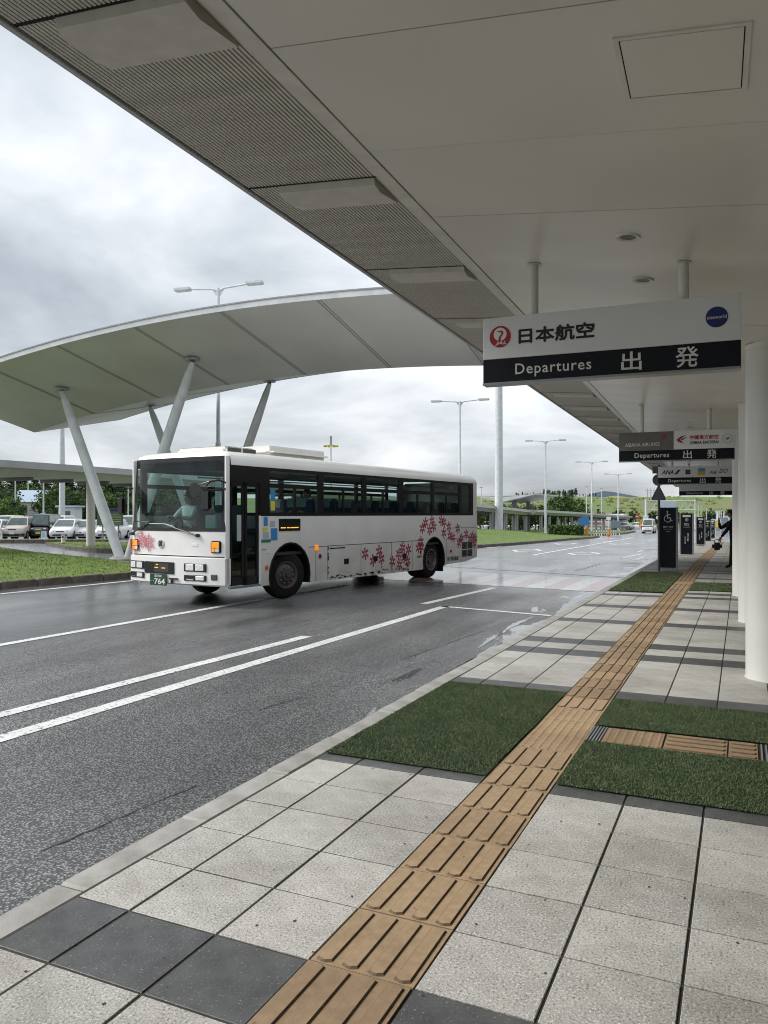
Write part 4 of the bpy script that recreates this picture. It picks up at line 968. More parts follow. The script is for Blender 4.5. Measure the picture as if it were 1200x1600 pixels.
def park(u, d, *a, rz=face, **k):
    x, y = along(u, d); return car(a[0], a[1], a[2], x, y, rz + random.uniform(-.03, .03), **k)
park(-8, 57, 'sedan', 'paint_pearl', 'white sedan cut off by the left edge of the picture')
park(33, 58, 'suv', 'paint_beige', 'beige compact off roader with black bumper and white roof', )
park(72, 59, 'van', 'paint_black', 'black boxy microvan with a yellow number plate', plate='plate_yellow')
park(107, 59, 'hatch', 'paint_white', 'white hatchback right of the black microvan')
park(133, 60, 'sedan', 'paint_pearl', 'white sedan half hidden by the thick walkway column')
park(176, 60, 'hatch', 'paint_white', 'white car behind the green notice board')
park(205, 66, 'minivan', 'paint_pearl', 'white minivan seen just left of the bus windscreen')
park(15, 74, 'minivan', 'paint_white', 'white minivan roof behind the cars at far left'); park(95, 72, 'minivan', 'paint_white', 'white minivan behind the black microvan'); park(150, 78, 'sedan', 'paint_silver', 'silver car in the second row behind the column')
for u, d, kd, pt, lab in ((756, 118, 'sedan', 'paint_white', 'white car under the far walkway next to the bus tail'), (800, 122, 'sedan', 'paint_white', 'white car glimpsed between the far walkway columns'), (835, 125, 'hatch', 'paint_white', 'white hatchback glimpsed left of the far lamp post'), (972, 150, 'sedan', 'paint_silver', 'silver car beyond the far lawn under the trees'), (994, 152, 'sedan', 'paint_white', 'white car beyond the far lawn beside the no entry sign')):
    park(u, d, kd, pt, lab, rz=rad(170))
x, y = along(1014, 104)
car('lightvan', 'paint_white', 'white van driving towards the viewer on the far road', x, y, rad(-91), group='moving vehicles', name='van')

# ------------------------------------------------------------------ small street furniture
def cone(u, d, label, red=True):
    x, y = along(u, d); t = thing('delineator', label, 'delineator', (x, y, .0), rad(25)); t.scale = (.55, .55, .55) if red else (.45, .45, .45)
    MB().box(-.3, .3, -.3, .3, 0, .06).build('base', M('cone_red' if red else 'cone_white'), t, bevel=.02)
    if red: 
        MB().tube([(0,0,.06), (0,0,.36)], [.26, .22], 14).build('red_sleeve', M('cone_red'), t, smooth=True); MB().tube([(0,0,.36), (0,0,1.15)], [.21, .17], 14).build('white_sleeve', M('cone_white'), t, smooth=True)
        MB().prism([(.09*math.cos(k*.5236), .95 + .12*math.sin(k*.5236)) for k in range(12)], lambda a, b: (a, -.21, b), lambda a, b: (a, -.2, b)).build('round_mark', M('flake_red'), t)
    else:
        MB().prism([(-.45, .05), (.45, .05), (.38, 1.25), (-.38, 1.25)], lambda a, b: (a, -.12 + b*.05, b), lambda a, b: (a, -.08 + b*.05, b)).build('front_board', M('cone_white'), t); MB().box(-.28, .2, -.125, -.115, .3, 1.1).build('poster', M('paper_blue'), t); MB().prism([(-.45, .05), (.45, .05), (.38, 1.25), (-.38, 1.25)], lambda a, b: (a, .22 - b*.1, b), lambda a, b: (a, .18 - b*.1, b)).build('back_board', M('cone_white'), t)
cone(99, 42.5, 'white and red cone with a round mark beside the wet path'); cone(68.5, 54, 'white folding board with a blue poster in front of the black microvan', False); cone(-1, 55, 'small white folding board at the left edge by the sedan', False)
x, y = along(172, 48); nb = thing('notice_board', 'green parking notice board with a navy header on two grey posts', 'notice board', (x, y, 0), rad(24))
hb = lambda v: 1.77 + (803 - v) / 1215 * 48
MB().box(-.8, .8, -.05, .05, hb(821), hb(799)).build('board', M('board_green'), nb, bevel=.01); MB().box(-.82, .82, -.06, .06, hb(799), hb(794.5)).build('header', M('board_navy'), nb, bevel=.01)
for s_ in (-1, 1): MB().cyl((s_*.49, .09, 0), (s_*.49, .09, hb(797)), .05, n=10).build('post', M('grey_steel'), nb, smooth=True)
for k in range(5): MB().box(-.45, .7, -.055, -.051, hb(819) + k*.14, hb(819) + k*.14 + .04).build('text_line', M('logo_yellow' if k % 2 else 'logo_grey'), nb)
x, y = along(110, 95); kb = thing('ticket_booth', 'small white booth behind the parked cars', 'booth', (x, y, terr(x, y)), rad(20))
zz = 1.77 + 13/1215*95 - terr(x, y); MB().box(-1.0, 1.0, -1, 1, 0, zz - .2).build('wall', M('house_wall'), kb); MB().box(-1.3, 1.3, -1.2, 1.2, zz - .2, zz).build('roof', M('house_roof'), kb); MB().box(-.5, .5, -1.02, -1, zz*.4, zz*.8).build('window', M('car_glass_solid'), kb)
# right-hand island end: machine, signs, bollards
x, y = along(907, 76); om = thing('barrier_machine', 'orange barrier machine at the tip of the far lawn', 'machine', (x, y, zg(y) + .1), rad(20))
MB().box(-.28, .28, -.3, .3, 0, .85).build('cabinet', M('orange'), om, bevel=.03); MB().box(-.3, .3, -.32, .32, .85, .9).build('lid', M('grey_steel'), om); MB().box(.5, .7, -.2, .2, 0, 1.0).build('reader', M('orange'), om, bevel=.03)
x, y = along(912.5, 78); bs = thing('blue_signboard', 'tall blue rounded signboard behind the orange machine', 'sign', (x, y, zg(y)), rad(15))
hb = lambda v: 1.77 + (803 - v) / 1215 * 78 - zg(y)
MB().prism([(-.5, hb(824)), (.5, hb(824)), (.5, hb(809)), (.2, hb(807.3)), (-.15, hb(807.3)), (-.5, hb(811))], lambda a, b: (a, -.06, b), lambda a, b: (a, .06, b)).build('board', M('blue_board'), bs)
for s_ in (-1, 1): MB().cyl((s_*.35, 0, 0), (s_*.35, 0, hb(823)), .05, n=8).build('leg', M('grey_steel'), bs)
for k, u in enumerate((924, 928.5, 932.5, 936.5, 940, 944, 947.5, 955, 959, 962.5, 968)):
    x, y = along(u, 78 + k * .8); b_ = thing('bollard', 'slim white and green delineator post in the row on the far kerb', 'post', (x, y, zg(y)), 0, 'delineator posts beside the far lawn')
    MB().lathe([(.09, 0), (.09, .03), (.045, .05), (.045, .6)], (0,0,0), 10).build('tube', M('cone_white'), b_, smooth=True); MB().lathe([(.048, .3), (.048, .42)], (0,0,0), 10).build('band', M('sticker_green'), b_)
x, y = along(951, 80); pm_ = thing('pedestrian_sign', 'slim white sign with an orange sleeve among the delineator posts', 'sign', (x, y, zg(y)))
hb = lambda v, d=80: 1.77 + (803 - v) / 1215 * d - zg(80)
MB().cyl((0,0,0), (0,0,hb(812)), .05, n=8).build('post', M('white_metal'), pm_); MB().box(-.22, .22, -.03, -.055, hb(812), hb(807)).build('plate', M('cone_white'), pm_); MB().cyl((0,0,.15), (0,0,.75), .09, n=8).build('sleeve', M('orange'), pm_); MB().lathe([(.2, 0), (.18, .14)], (0,0,0), 10).build('base', M('cone_red'), pm_)
x, y = along(962, 90); gb = thing('grey_signboard', 'grey rectangular signboard on the far lawn', 'sign', (x, y, zg(y)), rad(20))
hb = lambda v: 1.77 + (803 - v) / 1215 * 90 - zg(y)
MB().box(-.6, .6, -.05, .05, hb(825.5), hb(814)).build('board', M('board_grey'), gb, bevel=.01)
for s_ in (-1, 1): MB().cyl((s_*.5, .08, 0), (s_*.5, .08, hb(814)), .04, n=8).build('leg', M('grey_steel'), gb)
x, y = along(995.5, 112); ne = thing('no_entry_sign', 'red round no entry sign on a white post left of the van', 'traffic sign', (x, y, zg(y)), rad(15))
hb = lambda v: 1.77 + (803 - v) / 1215 * 112 - zg(y)
MB().cyl((0,0,0), (0,0,hb(803)), .04, n=8).build('post', M('white_metal'), ne); MB().cyl((0,-.07,hb(807)), (0,-.05,hb(807)), .30, n=20).build('disc', M('cone_red'), ne); MB().box(-.2, .2, -.085, -.071, hb(807) - .05, hb(807) + .05).build('bar', M('cone_white'), ne)
x, y = along(1001.5, 118); ob = thing('orange_board', 'orange board beside the van', 'sign', (x, y, zg(y)), rad(15)); hb = lambda v: 1.77 + (803 - v) / 1215 * 118 - zg(y)
MB().box(-.3, .3, -.04, .04, hb(823), hb(813.5)).build('board', M('orange'), ob, bevel=.02); MB().cyl((0, .06, 0), (0, .06, hb(818)), .04, n=8).build('post', M('white_metal'), ob)
# sign gantry over the far road
mat('gantry_panel', (.52,.60,.68), .4)
ga = thing('gantry', 'white lattice gantry spanning the far road', 'gantry', (0, 0, 0)); D = 140; gx0, gy0 = along(1009.5, D); gx1, gy1 = along(1086, D); zt_ = 1.77 + 20/1215*D; zl_ = 1.77 + 6.5/1215*D; zb0 = zg(gy0)
ga.location = (gx0, gy0, zb0); dv = Vector((gx1 - gx0, gy1 - gy0, 0)); Tt, Tl = zt_ - zb0, zl_ - zb0
for f, nm in ((0, 0), (1, 1)):
    p = dv * f; MB().cyl((p.x, p.y, -.1), (p.x, p.y, Tt + .3), .22 if f == 0 else .14, n=10).build('post', M('white_metal'), ga)
    MB().box(p.x - .5, p.x + .4, p.y - .3, p.y + .3, 0, 2.6 if f == 0 else 1.2).build('cabinet', M('white_metal'), ga, bevel=.03)
for z in (Tt, Tl): MB().cyl((0, 0, z), (dv.x, dv.y, z), .10, n=8).build('chord', M('white_metal'), ga)
for k in range(14):
    a, b = dv * (k / 14), dv * ((k + 1) / 14); MB().cyl((a.x, a.y, Tt if k % 2 else Tl), (b.x, b.y, Tl if k % 2 else Tt), .06, n=6).build('brace', M('white_metal'), ga)
a, b = dv * .28, dv * .62
MB().add([(a.x, a.y - .15, Tl + .15), (b.x, b.y - .15, Tl + .15), (b.x, b.y - .15, Tt), (a.x, a.y - .15, Tt), (a.x, a.y - .05, Tl + .15), (b.x, b.y - .05, Tl + .15), (b.x, b.y - .05, Tt), (a.x, a.y - .05, Tt)], [(0,1,2,3), (7,6,5,4), (0,4,5,1), (3,2,6,7)]).build('sign_panel', M('gantry_panel'), ga)
for u, d, vt in ((1091, 150, 788), (1095.5, 150, 788), (1104, 150, 793), (1119.5, 118, 797), (1124, 120, 797), (1127, 122, 797)): thin_pole(u, d, vt, .09, 'slim white pole beyond the end of the pavement', 'slim_pole')
x, y = along(1026, 126); MB
pc = thing('parking_machine', 'pale grey cabinets and a round sign beside the gantry', 'machine', (x, y, zg(y)), 0)
MB().box(-1.6, -.9, -.3, .3, 0, 1.9).build('cabinet', M('white_metal'), pc, bevel=.03); MB().cyl((.2, 0, 0), (.2, 0, 2.2), .05, n=8).build('post', M('white_metal'), pc); MB().cyl((.2, -.08, 2.2), (.2, -.05, 2.2), .3, n=16).build('round_sign', M('cone_white'), pc)
x, y = along(1119, 96); yb = thing('yellow_notice', 'yellow notice on a thin post at the end of the pavement', 'sign', (x, y, zg(y)))
hb = lambda v: 1.77 + (803 - v) / 1215 * 96 - zg(y); MB().box(-.22, .22, -.03, .03, hb(823.5), hb(816)).build('plate', M('logo_yellow'), yb); MB().cyl((-.05, .05, 0), (-.05, .05, hb(818)), .035, n=8).build('post', M('white_metal'), yb)
for k in range(3):
    x, y = along(1119 + k * 10, 112 + k * 4); tf = thing('equipment_cabinet', ['pale grey equipment cabinet behind the yellow notice', 'pale grey equipment cabinet left of the person in black', 'pale grey equipment cabinet hidden behind the columns'][k], 'cabinet', (x, y, zg(y)), .1 * k)
    MB().box(-.7, .7, -.4, .4, 0, 1.9 + .3 * k).build('housing', M('board_grey' if k == 1 else 'white_metal'), tf, bevel=.04); MB().box(-.55, .55, -.42, -.40, .2, 1.6).build('door', M('grey_steel'), tf); MB().cyl((.2, 0, 1.9), (.2, 0, 3.1), .12, .05, n=10).build('insulator', M('white_metal'), tf)

# white coach parked behind the far walkway
x, y = along(934, 168); co = thing('parked_coach', 'white coach with tinted windows parked behind the far walkway', 'coach', (x, y, zg(y)), rad(172))
MB().box(-6, 6, -1.25, 1.25, .35, 3.2).build('body', M('paint_white'), co, bevel=.18)
for s_ in (-1, 1):
    for k in range(6): MB().box(-5.6 + k*1.85, -3.9 + k*1.85, s_*1.255 - .01, s_*1.255 + .01, 1.75, 2.75).build('window', M('car_glass_solid'), co)
    for wx in (-3.6, 3.9): MB().cyl((wx, s_*1.0, .5), (wx, s_*1.27, .5), .5, n=18).build('wheel', M('rubber'), co)
    MB().box(-2, 2.5, s_*1.256 - .006, s_*1.256 + .006, .9, 1.4).build('stripe', M('flake_pink'), co)
MB().box(5.98, 6.02, -1.1, 1.1, 1.5, 2.9).build('windscreen', M('car_glass_solid'), co)

# ------------------------------------------------------------------ trees and plants
def crown_mesh(name, rx, rz, n_clump, n_leaf, leaf, m, seed, conic=0):
    rr = random.Random(seed); vs_, fs, ms = [], [], []
    for c in range(n_clump):
        while True:
            p = Vector((rr.uniform(-1, 1), rr.uniform(-1, 1), rr.uniform(-1, 1)))
            if .35 < p.length < 1: break
        if conic: k = 1 - conic * (p.z + 1) / 2; p.x *= k; p.y *= k
        p = p * (1 + .28 * noise.noise(p * 2.1 + Vector((seed, 0, 0))))
        ctr = Vector((p.x * rx, p.y * rx, p.z * rz)); cs = rr.uniform(.5, 1) * rx * .30; mi = rr.choice((0, 0, 1))
        for q in range(n_leaf):
            d = Vector((rr.gauss(0, 1), rr.gauss(0, 1), rr.gauss(0, .7))) * cs * .55; o = ctr + d
            a = Vector((rr.gauss(0,1), rr.gauss(0,1), rr.gauss(0,.6))).normalized(); b = a.cross(Vector((rr.gauss(0,1), rr.gauss(0,1), rr.gauss(0,1)))).normalized(); s_ = leaf * rr.uniform(.6, 1.3)
            i = len(vs_); vs_ += [o - a*s_, o + b*s_*.55, o + a*s_, o - b*s_*.55]; fs.append((i, i+1, i+2, i+3)); ms.append(mi)
    mb = MB(); mb.v, mb.f, mb.m = vs_, fs, ms
    return mb.mesh(name, m)
def trunk_mesh(h, r, seed):
    rr = random.Random(seed); mb = MB(); mb.tube([(0, 0, -.3), (rr.uniform(-.1,.1), 0, h*.4), (rr.uniform(-.2,.2), rr.uniform(-.2,.2), h)], [r, r*.75, r*.3], 8)
    for k in range(5):
        a = rr.uniform(0, 6.28); z = h * rr.uniform(.4, .8); l_ = h * rr.uniform(.2, .35); mb.tube([(0, 0, z), (l_*.5*math.cos(a), l_*.5*math.sin(a), z + l_*.35), (l_*math.cos(a), l_*math.sin(a), z + l_*.6)], [r*.4, r*.25, r*.1], 6)
    return mb.mesh('trunk', M('bark'), smooth=True)
KINDS = {}
def kind(nm, rx, rz, zc_, ncl, nlf, leaf, mats_, th, tr, conic=0):
    KINDS[nm] = [(crown_mesh('crown', rx, rz, ncl, nlf, leaf, [M(q) for q in mats_], sd, conic), trunk_mesh(th, tr, sd), zc_) for sd in (11, 23, 37)]
kind('broad', 3.2, 3.4, 4.6, 110, 22, .26, ('leaf_mid', 'leaf_light'), 5.5, .2)
kind('dark', 2.6, 4.4, 5.0, 110, 22, .24, ('leaf_dark', 'leaf_mid'), 7.5, .2, .75)
kind('light', 2.4, 2.4, 3.2, 80, 20, .24, ('leaf_light', 'leaf_mid'), 3.6, .14)
kind('young', 1.2, 1.5, 2.6, 50, 16, .17, ('leaf_dark', 'leaf_mid'), 3.0, .09)
TN = [0]
def tree(kd, u, d, vt, label, group, name='tree', hscale=None):
    x, y = along(u, d); cr_, tr_, zc_ = KINDS[kd][TN[0] % 3]; TN[0] += 1
    z0 = terr(x, y) if d > 84 else zg(y); rz_ = {'broad': 3.4, 'dark': 4.4, 'light': 2.4, 'young': 1.5}[kd]
    s_ = (1.77 + (803 - vt) / 1215 * d - z0) / (zc_ + rz_)
    t = thing(name, label, 'tree', (x, y, z0), random.uniform(0, 6.28), group); t.scale = (s_ * random.uniform(.9, 1.15), s_ * random.uniform(.9, 1.15), s_)
    link('crown', cr_, t, (0, 0, zc_)); link('trunk', tr_, t)
FL = 'dense green tree in the wood behind the parked cars'
for i in range(30):                                 # wood behind the car park, back rows first
    u = -40 + i * 14 + random.uniform(-5, 5); d = random.uniform(165, 190); vt = random.uniform(738, 750)
    if u > 330: continue
    tree('dark', u, d, vt, 'dark conifer in the back row of the wood behind the car park', 'dark conifers behind the car park', 'conifer')
for i, (u, d, vt) in enumerate(((-14, 118, 760), (4, 112, 763), (8, 125, 752), (14, 104, 772), (34, 145, 755), (66, 142, 757), (50, 150, 752), (96, 110, 776), (84, 130, 752), (96, 135, 756), (112, 132, 765), (122, 128, 772), (92, 126, 762), (132, 140, 758), (158, 148, 760), (188, 146, 765), (205, 150, 758), (224, 150, 756), (250, 150, 757))):
    tree('broad', u, d, vt + 4, 'leafy ' + FL, 'leafy trees behind the parked cars')
for u, d, vt in ((3, 98, 782), (196, 138, 770), (182, 140, 778), (160, 138, 776)): tree('light', u, d, vt, 'small light green tree on the field edge left of the bus', 'light green trees at the field edge', 'small_tree')
for i in range(18):
    u = 806 + i * 5.6 + random.uniform(-1.5, 1.5); vt = 769 + random.uniform(-1, 2) if i < 8 else 764 + random.uniform(-1.5, 3)
    tree('dark' if i % 3 else 'broad', u, random.uniform(385, 430), vt, 'dark tree in the small wood on the hill crest', 'trees of the wood on the hill crest')
for i in range(6): tree('dark', 906 + i * 5, 420, 769 + random.uniform(0, 2.5), 'dark tree in the small wood on the hill crest', 'trees of the wood on the hill crest')
tree('broad', 877, 165, 770, 'tall light green tree behind the far walkway, left of a pair', None); tree('dark', 888, 168, 772, 'pointed tree in the middle of the group behind the far walkway', None); tree('broad', 905, 160, 781, 'rounded green tree behind the far walkway, right of a pair', None)
for u, vt in ((938, 797), (966, 796), (972, 800), (990, 796), (1020, 798), (1027, 800), (1062, 797), (1075, 800), (1105, 798), (1112, 796), (1135, 795), (1143, 797), (1155, 795)): tree('young', u, 172, vt, 'young dark roadside tree along the foot of the hill', 'young trees along the foot of the hill', 'young_tree')
for i in range(14):
    x_ = 741 + i * 9.5; tree('dark' if i % 2 else 'broad', x_, 112 + (i % 3) * 4, 789 + random.uniform(-1, 2), 'dark shaded tree standing behind the far walkway', 'shaded trees behind the far walkway')
# clipped hedge on the lawn
x0, y0 = along(862, 76); x1, y1 = along(907, 74); hg = thing('hedge', 'clipped green hedge on the far lawn', 'hedge', (x0, y0, zg(y0) + .3), math.atan2(y1 - y0, x1 - x0))
hl_ = math.hypot(x1 - x0, y1 - y0); vs_, fs, ms = [], [], []; rr = random.Random(5)
for i in range(3200):
    o = Vector((rr.uniform(0, hl_), rr.uniform(-.8, .8), rr.uniform(-.2, .82) + .12*noise.noise((i*.01, 0, 0)))); a = Vector((rr.gauss(0,1), rr.gauss(0,1), rr.gauss(0,1))).normalized(); b = a.orthogonal().normalized(); s_ = rr.uniform(.06, .12); i_ = len(vs_)
    vs_ += [o - a*s_, o + b*s_, o + a*s_, o - b*s_]; fs.append((i_, i_+1, i_+2, i_+3)); ms.append(rr.choice((0, 1)))
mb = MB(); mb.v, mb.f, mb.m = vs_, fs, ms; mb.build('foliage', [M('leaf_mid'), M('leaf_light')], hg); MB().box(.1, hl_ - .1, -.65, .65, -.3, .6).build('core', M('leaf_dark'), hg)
# shrubs scattered over the slope: ground cover nobody could count
vs_, fs, ms = [], [], []; rr = random.Random(9)
for i in range(300):
    u = rr.uniform(735, 1130) if i % 3 else rr.uniform(-60, 330); d = rr.uniform(195, 390) if u > 400 else rr.uniform(105, 160); x, y = along(u, d); z = terr(x, y); R_ = rr.uniform(.4, 1.3)
    for q in range(16):
        o = Vector((x + rr.gauss(0, R_), y + rr.gauss(0, R_), z + abs(rr.gauss(0, R_ * .4)))); a = Vector((rr.gauss(0,1), rr.gauss(0,1), rr.gauss(0,.5))).normalized(); b = a.orthogonal().normalized(); s_ = rr.uniform(.25, .6); i_ = len(vs_)
        vs_ += [o - a*s_, o + b*s_*.6, o + a*s_, o - b*s_*.6]; fs.append((i_, i_+1, i_+2, i_+3)); ms.append(rr.choice((0, 1, 1)))
mb = MB(); mb.v, mb.f, mb.m = vs_, fs, ms; tag(mb.build('shrubs', [M('leaf_light'), M('lawn_blade')]), 'low green shrubs scattered over the hillside', 'shrubs', kind='stuff')
x, y = along(52, 136); hs = thing('house', 'small pale blue house among the trees at far left', 'house', (x, y, terr(x, y)), rad(50)); zt = 1.77 + (803 - 766) / 1215 * 136 - terr(x, y)
MB().box(-3.4, 3.4, -2.4, 2.4, 0, zt - 2.0).build('wall', M('house_wall'), hs); MB().prism([(-2.8, zt - 2.1), (2.8, zt - 2.1), (0, zt)], lambda a, b: (-3.8, a, b), lambda a, b: (3.8, a, b)).build('roof', M('house_roof'), hs)
for k in (-1, 1): MB().box(k*1.5 - .5, k*1.5 + .5, -2.43, -2.4, zt - 4, zt - 2.8).build('window', M('car_glass_solid'), hs)
# power line pylons on the horizon
for i, u in enumerate((1012, 1017, 1022)):
    x, y = along(u, 700); py = thing('power_pole', 'faint power pylon on the horizon above the traffic sign', 'pylon', (x, y, 8), 0, 'pylons on the horizon'); h = 1.77 + (803 - 763) / 1215 * 700 - 8
    MB().tube([(0,0,-3), (0,0,h)], [.5, .25], 6).build('mast', M('board_grey'), py)
    for z in (.75, .88): MB().box(-2.2, 2.2, -.12, .12, h*z, h*z + .25).build('crossarm', M('board_grey'), py)

# ------------------------------------------------------------------ people
def body(joints, bones, mat_of, head=None, face=(0, -1, 0), fingers=()):
    me = bpy.data.meshes.new('figure'); names = list(joints); idx = {n_: i for i, n_ in enumerate(names)}
    me.from_pydata([joints[n_][0] for n_ in names], [(idx[a], idx[b]) for a, b in bones], [])
    o = bpy.data.objects.new('figure', me); col.objects.link(o)
    sk = o.modifiers.new('skin', 'SKIN'); ss = o.modifiers.new('sub', 'SUBSURF'); ss.levels = 1; ss.render_levels = 1
    for i, n_ in enumerate(names):
        r = joints[n_][1]; me.skin_vertices[0].data[i].radius = (r, r); me.skin_vertices[0].data[i].use_root = (i == 0)
    dg = bpy.context.evaluated_depsgraph_get(); dg.update(); ev = bpy.data.meshes.new_from_object(o.evaluated_get(dg))
    mb = MB(); mb.v = [tuple(v.co) for v in ev.vertices]; mb.f = [tuple(p.vertices) for p in ev.polygons]
    for p in ev.polygons: mb.m.append(mat_of(p.center))
    bpy.data.objects.remove(o); bpy.data.meshes.remove(me); bpy.data.meshes.remove(ev)
    if head:
        c = Vector(head); f = Vector(face).normalized(); s_ = f.cross(Vector((0, 0, 1))); rows = []
        for i in range(13):
            ph = math.pi * i / 12; row = []
            for k in range(17):
                th = 2 * math.pi * k / 16; a, b, z = math.sin(ph) * math.cos(th), math.sin(ph) * math.sin(th), math.cos(ph)
                jaw = 1 - .22 * max(0, -z); fr = a * .098 * jaw; sd = b * .076 * jaw
                if a > .9 and -.35 < z < .1: fr += .022 * (1 - abs(z + .15) * 3)          # nose
                if abs(b) > .93 and -.3 < z < .2: sd *= 1.14                                # ears
                row.append(c + f * fr + s_ * sd + Vector((0, 0, z * .12)))
            rows.append(row)
        mb.grid(rows, mi=1)
        for e_ in (-1, 1): mb.cyl(c + f * .088 + s_ * (.031 * e_) + Vector((0, 0, .012)), c + f * .093 + s_ * (.031 * e_) + Vector((0, 0, .012)), .011, n=8, mi=2)
        mb.box(-.022, .022, -.004, .004, -.004, .004, mi=3, mat=Matrix.Translation(c + f * .088 + Vector((0, 0, -.062))) @ f.to_track_quat('-Y', 'Z').to_matrix().to_4x4())
    for w_, d, up in fingers:                        # palm and five bent fingers
        w_, d, up = Vector(w_), Vector(d).normalized(), Vector(up).normalized(); sd = d.cross(up)
        mb.tube([w_ - d*.02, w_ + d*.03, w_ + d*.08], [.026, .036, .034], 8, mi=1)
        for q, ln in enumerate((.062, .075, .08, .07)):
            b = w_ + d*.075 + sd * (.03 - .02*q); mb.tube([b, b + d*ln*.5 - up*.008, b + d*ln*.75 - up*.035], [.010, .009, .007], 6, mi=1)
        b = w_ + d*.02 + sd*.03; mb.tube([b, b + sd*.03 + d*.02, b + sd*.035 + d*.05 - up*.01], [.012, .011, .008], 6, mi=1)
    return mb
def hair(c, face, name='hair', parent=None):
    c = Vector(c); f = Vector(face).normalized(); s_ = f.cross(Vector((0,0,1))); rows = []
    for i in range(8):
        ph = math.pi * i / 11; rows.append([c + f*(math.sin(ph)*math.cos(2*math.pi*k/16)*.106 - .012) + s_*(math.sin(ph)*math.sin(2*math.pi*k/16)*.086) + Vector((0,0,math.cos(ph)*.13 + (.035 if math.cos(2*math.pi*k/16) > .3 and i > 4 else 0) + .004)) for k in range(17)])
    return MB().grid(rows).build(name, M('hair'), parent, smooth='weld')
SK = [M('cloth_black'), M('skin'), M('hair'), M('flake_pink')]
pj = {'pelvis': ((.05,0,.95), .145), 'waist': ((.04,0,1.1), .13), 'chest': ((.02,0,1.33), .155), 'neck': ((-.01,0,1.50), .062), 'hd': ((-.03,0,1.58), .055),
      'ls': ((.0,-.17,1.43), .078), 'le': ((-.14,-.22,1.16), .055), 'lw': ((-.30,-.21,.95), .04), 'rs': ((.0,.17,1.43), .078), 're': ((-.33,.13,1.20), .055), 'rw': ((-.36,.06,1.40), .04),
      'lh': ((.04,-.09,.88), .105), 'lk': ((.0,-.1,.5), .078), 'la': ((-.04,-.1,.10), .055), 'lt': ((-.19,-.1,.04), .04), 'rh': ((.06,.09,.88), .105), 'rk': ((.13,.1,.5), .078), 'ra': ((.2,.1,.10), .055), 'rt': ((.06,.1,.04), .04)}
pb = [('pelvis','waist'),('waist','chest'),('chest','neck'),('neck','hd'),('chest','ls'),('ls','le'),('le','lw'),('chest','rs'),('rs','re'),('re','rw'),('pelvis','lh'),('lh','lk'),('lk','la'),('la','lt'),('pelvis','rh'),('rh','rk'),('rk','ra'),('ra','rt')]
px, py = -.25, 25.7
pr = thing('person', 'person in a black suit beside the columns with one hand raised', 'person', (px, py, PZ))
body(pj, pb, lambda c: 1 if c.z > 1.52 or (c.x < -.33 and c.z > 1.42) or (c.x < -.29 and c.y < -.15 and c.z < .96) else 0, (-.05, 0, 1.66), (-1, 0, .0), [((-.36, .06, 1.40), (-.05, -.2, 1), (1, 0, 0)), ((-.31, -.21, .94), (-.35, 0, -1), (0, 1, 0))]).build('body', SK, pr, smooth='weld', angle=60)
hair((-.05, 0, 1.66), (-1, 0, 0), parent=pr)
bg = thing('handbag', 'dark handbag held low by the person in black', 'bag', (px - .40, py - .21, PZ + .53))
MB().box(-.15, .13, -.08, .08, .03, .26).build('bag_body', M('leather_black'), bg, bevel=.06); MB().tube([(-.1, 0, .25), (-.06, 0, .34), (.06, 0, .36), (.1, 0, .25)], .012, 6).build('handle', M('leather_black'), bg, smooth=True)

# ------------------------------------------------------------------ the bus
BL, BW = 11.05, 2.60
bus = thing('city_bus', 'white city bus with pink and red snowflake decals on the wet road', 'bus', (-8.77, 12.01, 0), rad(90 - 7.22))
def xf(y, z): return -.13 * (1 - abs((y - BW/2) / (BW/2)) ** 3.2) + .10 * max(0, z - 1.42) / 1.4
def front_grid(y0, y1, z0, z1, ny, nz, off=0): return [[(xf(y0 + (y1-y0)*i/ny, z0 + (z1-z0)*j/nz) + off, y0 + (y1-y0)*i/ny, z0 + (z1-z0)*j/nz) for i in range(ny+1)] for j in range(nz+1)]
def fb(mb, nm, m, parent=None, **k): return mb.build(nm, M(m) if isinstance(m, str) else m, parent or bus, **k)
fb(MB().grid(front_grid(.015, BW - .015, .965, 1.44, 24, 4)), 'front_panel', 'bus_front_white', smooth=True)
mb = MB(); g = front_grid(.0, BW, .43, .925, 24, 4, -.035); mb.grid(g); mb.grid([[(p[0] + .05, p[1], .40) for p in g[0]], g[0]]); mb.grid([g[-1], [(p[0] + .05, p[1], .945) for p in g[-1]]])
for y in (0, BW): mb.grid([[(xf(y, .5) - .035, y, .43), (xf(y, .5) - .035, y, .925)], [(.12, y, .43), (.12, y, .925)]])
bumper = fb(mb, 'front_bumper', 'bus_front_white', smooth=True)
fb(MB().grid(front_grid(.01, BW - .01, .93, .97, 24, 1, .012)), 'bumper_gap', 'bus_black')
fb(MB().grid(front_grid(.10, BW - .10, 1.485, 2.80, 24, 8)), 'windscreen', 'bus_glass', smooth=True)
mb = MB()
for (a, b, c, d, o) in ((.015, BW - .015, 1.435, 1.50, -.006), (.015, BW - .015, 2.785, 2.87, -.004), (.015, .115, 1.44, 2.86, -.003), (BW - .115, BW - .015, 1.44, 2.86, -.003)): mb.grid(front_grid(a, b, c, d, 24 if b - a > 1 else 2, 6, o))
fb(mb, 'windscreen_seal', 'bus_black', smooth=True)
RS = [(0, 2.70), (0, 2.79), (.025, 2.87), (.09, 2.935), (.24, 2.975), (.7, 3.0), (1.3, 3.01)]
RS = RS + [(BW - y, z) for y, z in reversed(RS[:-1])]
mb = MB(); rows = [[(s_, y, z - dz * max(0, (z - 2.7) / .31)) for y, z in RS] for s_, dz in ((.30, .0), (1, 0), (5.5, 0), (10.2, 0), (10.75, .02), (10.98, .10))]
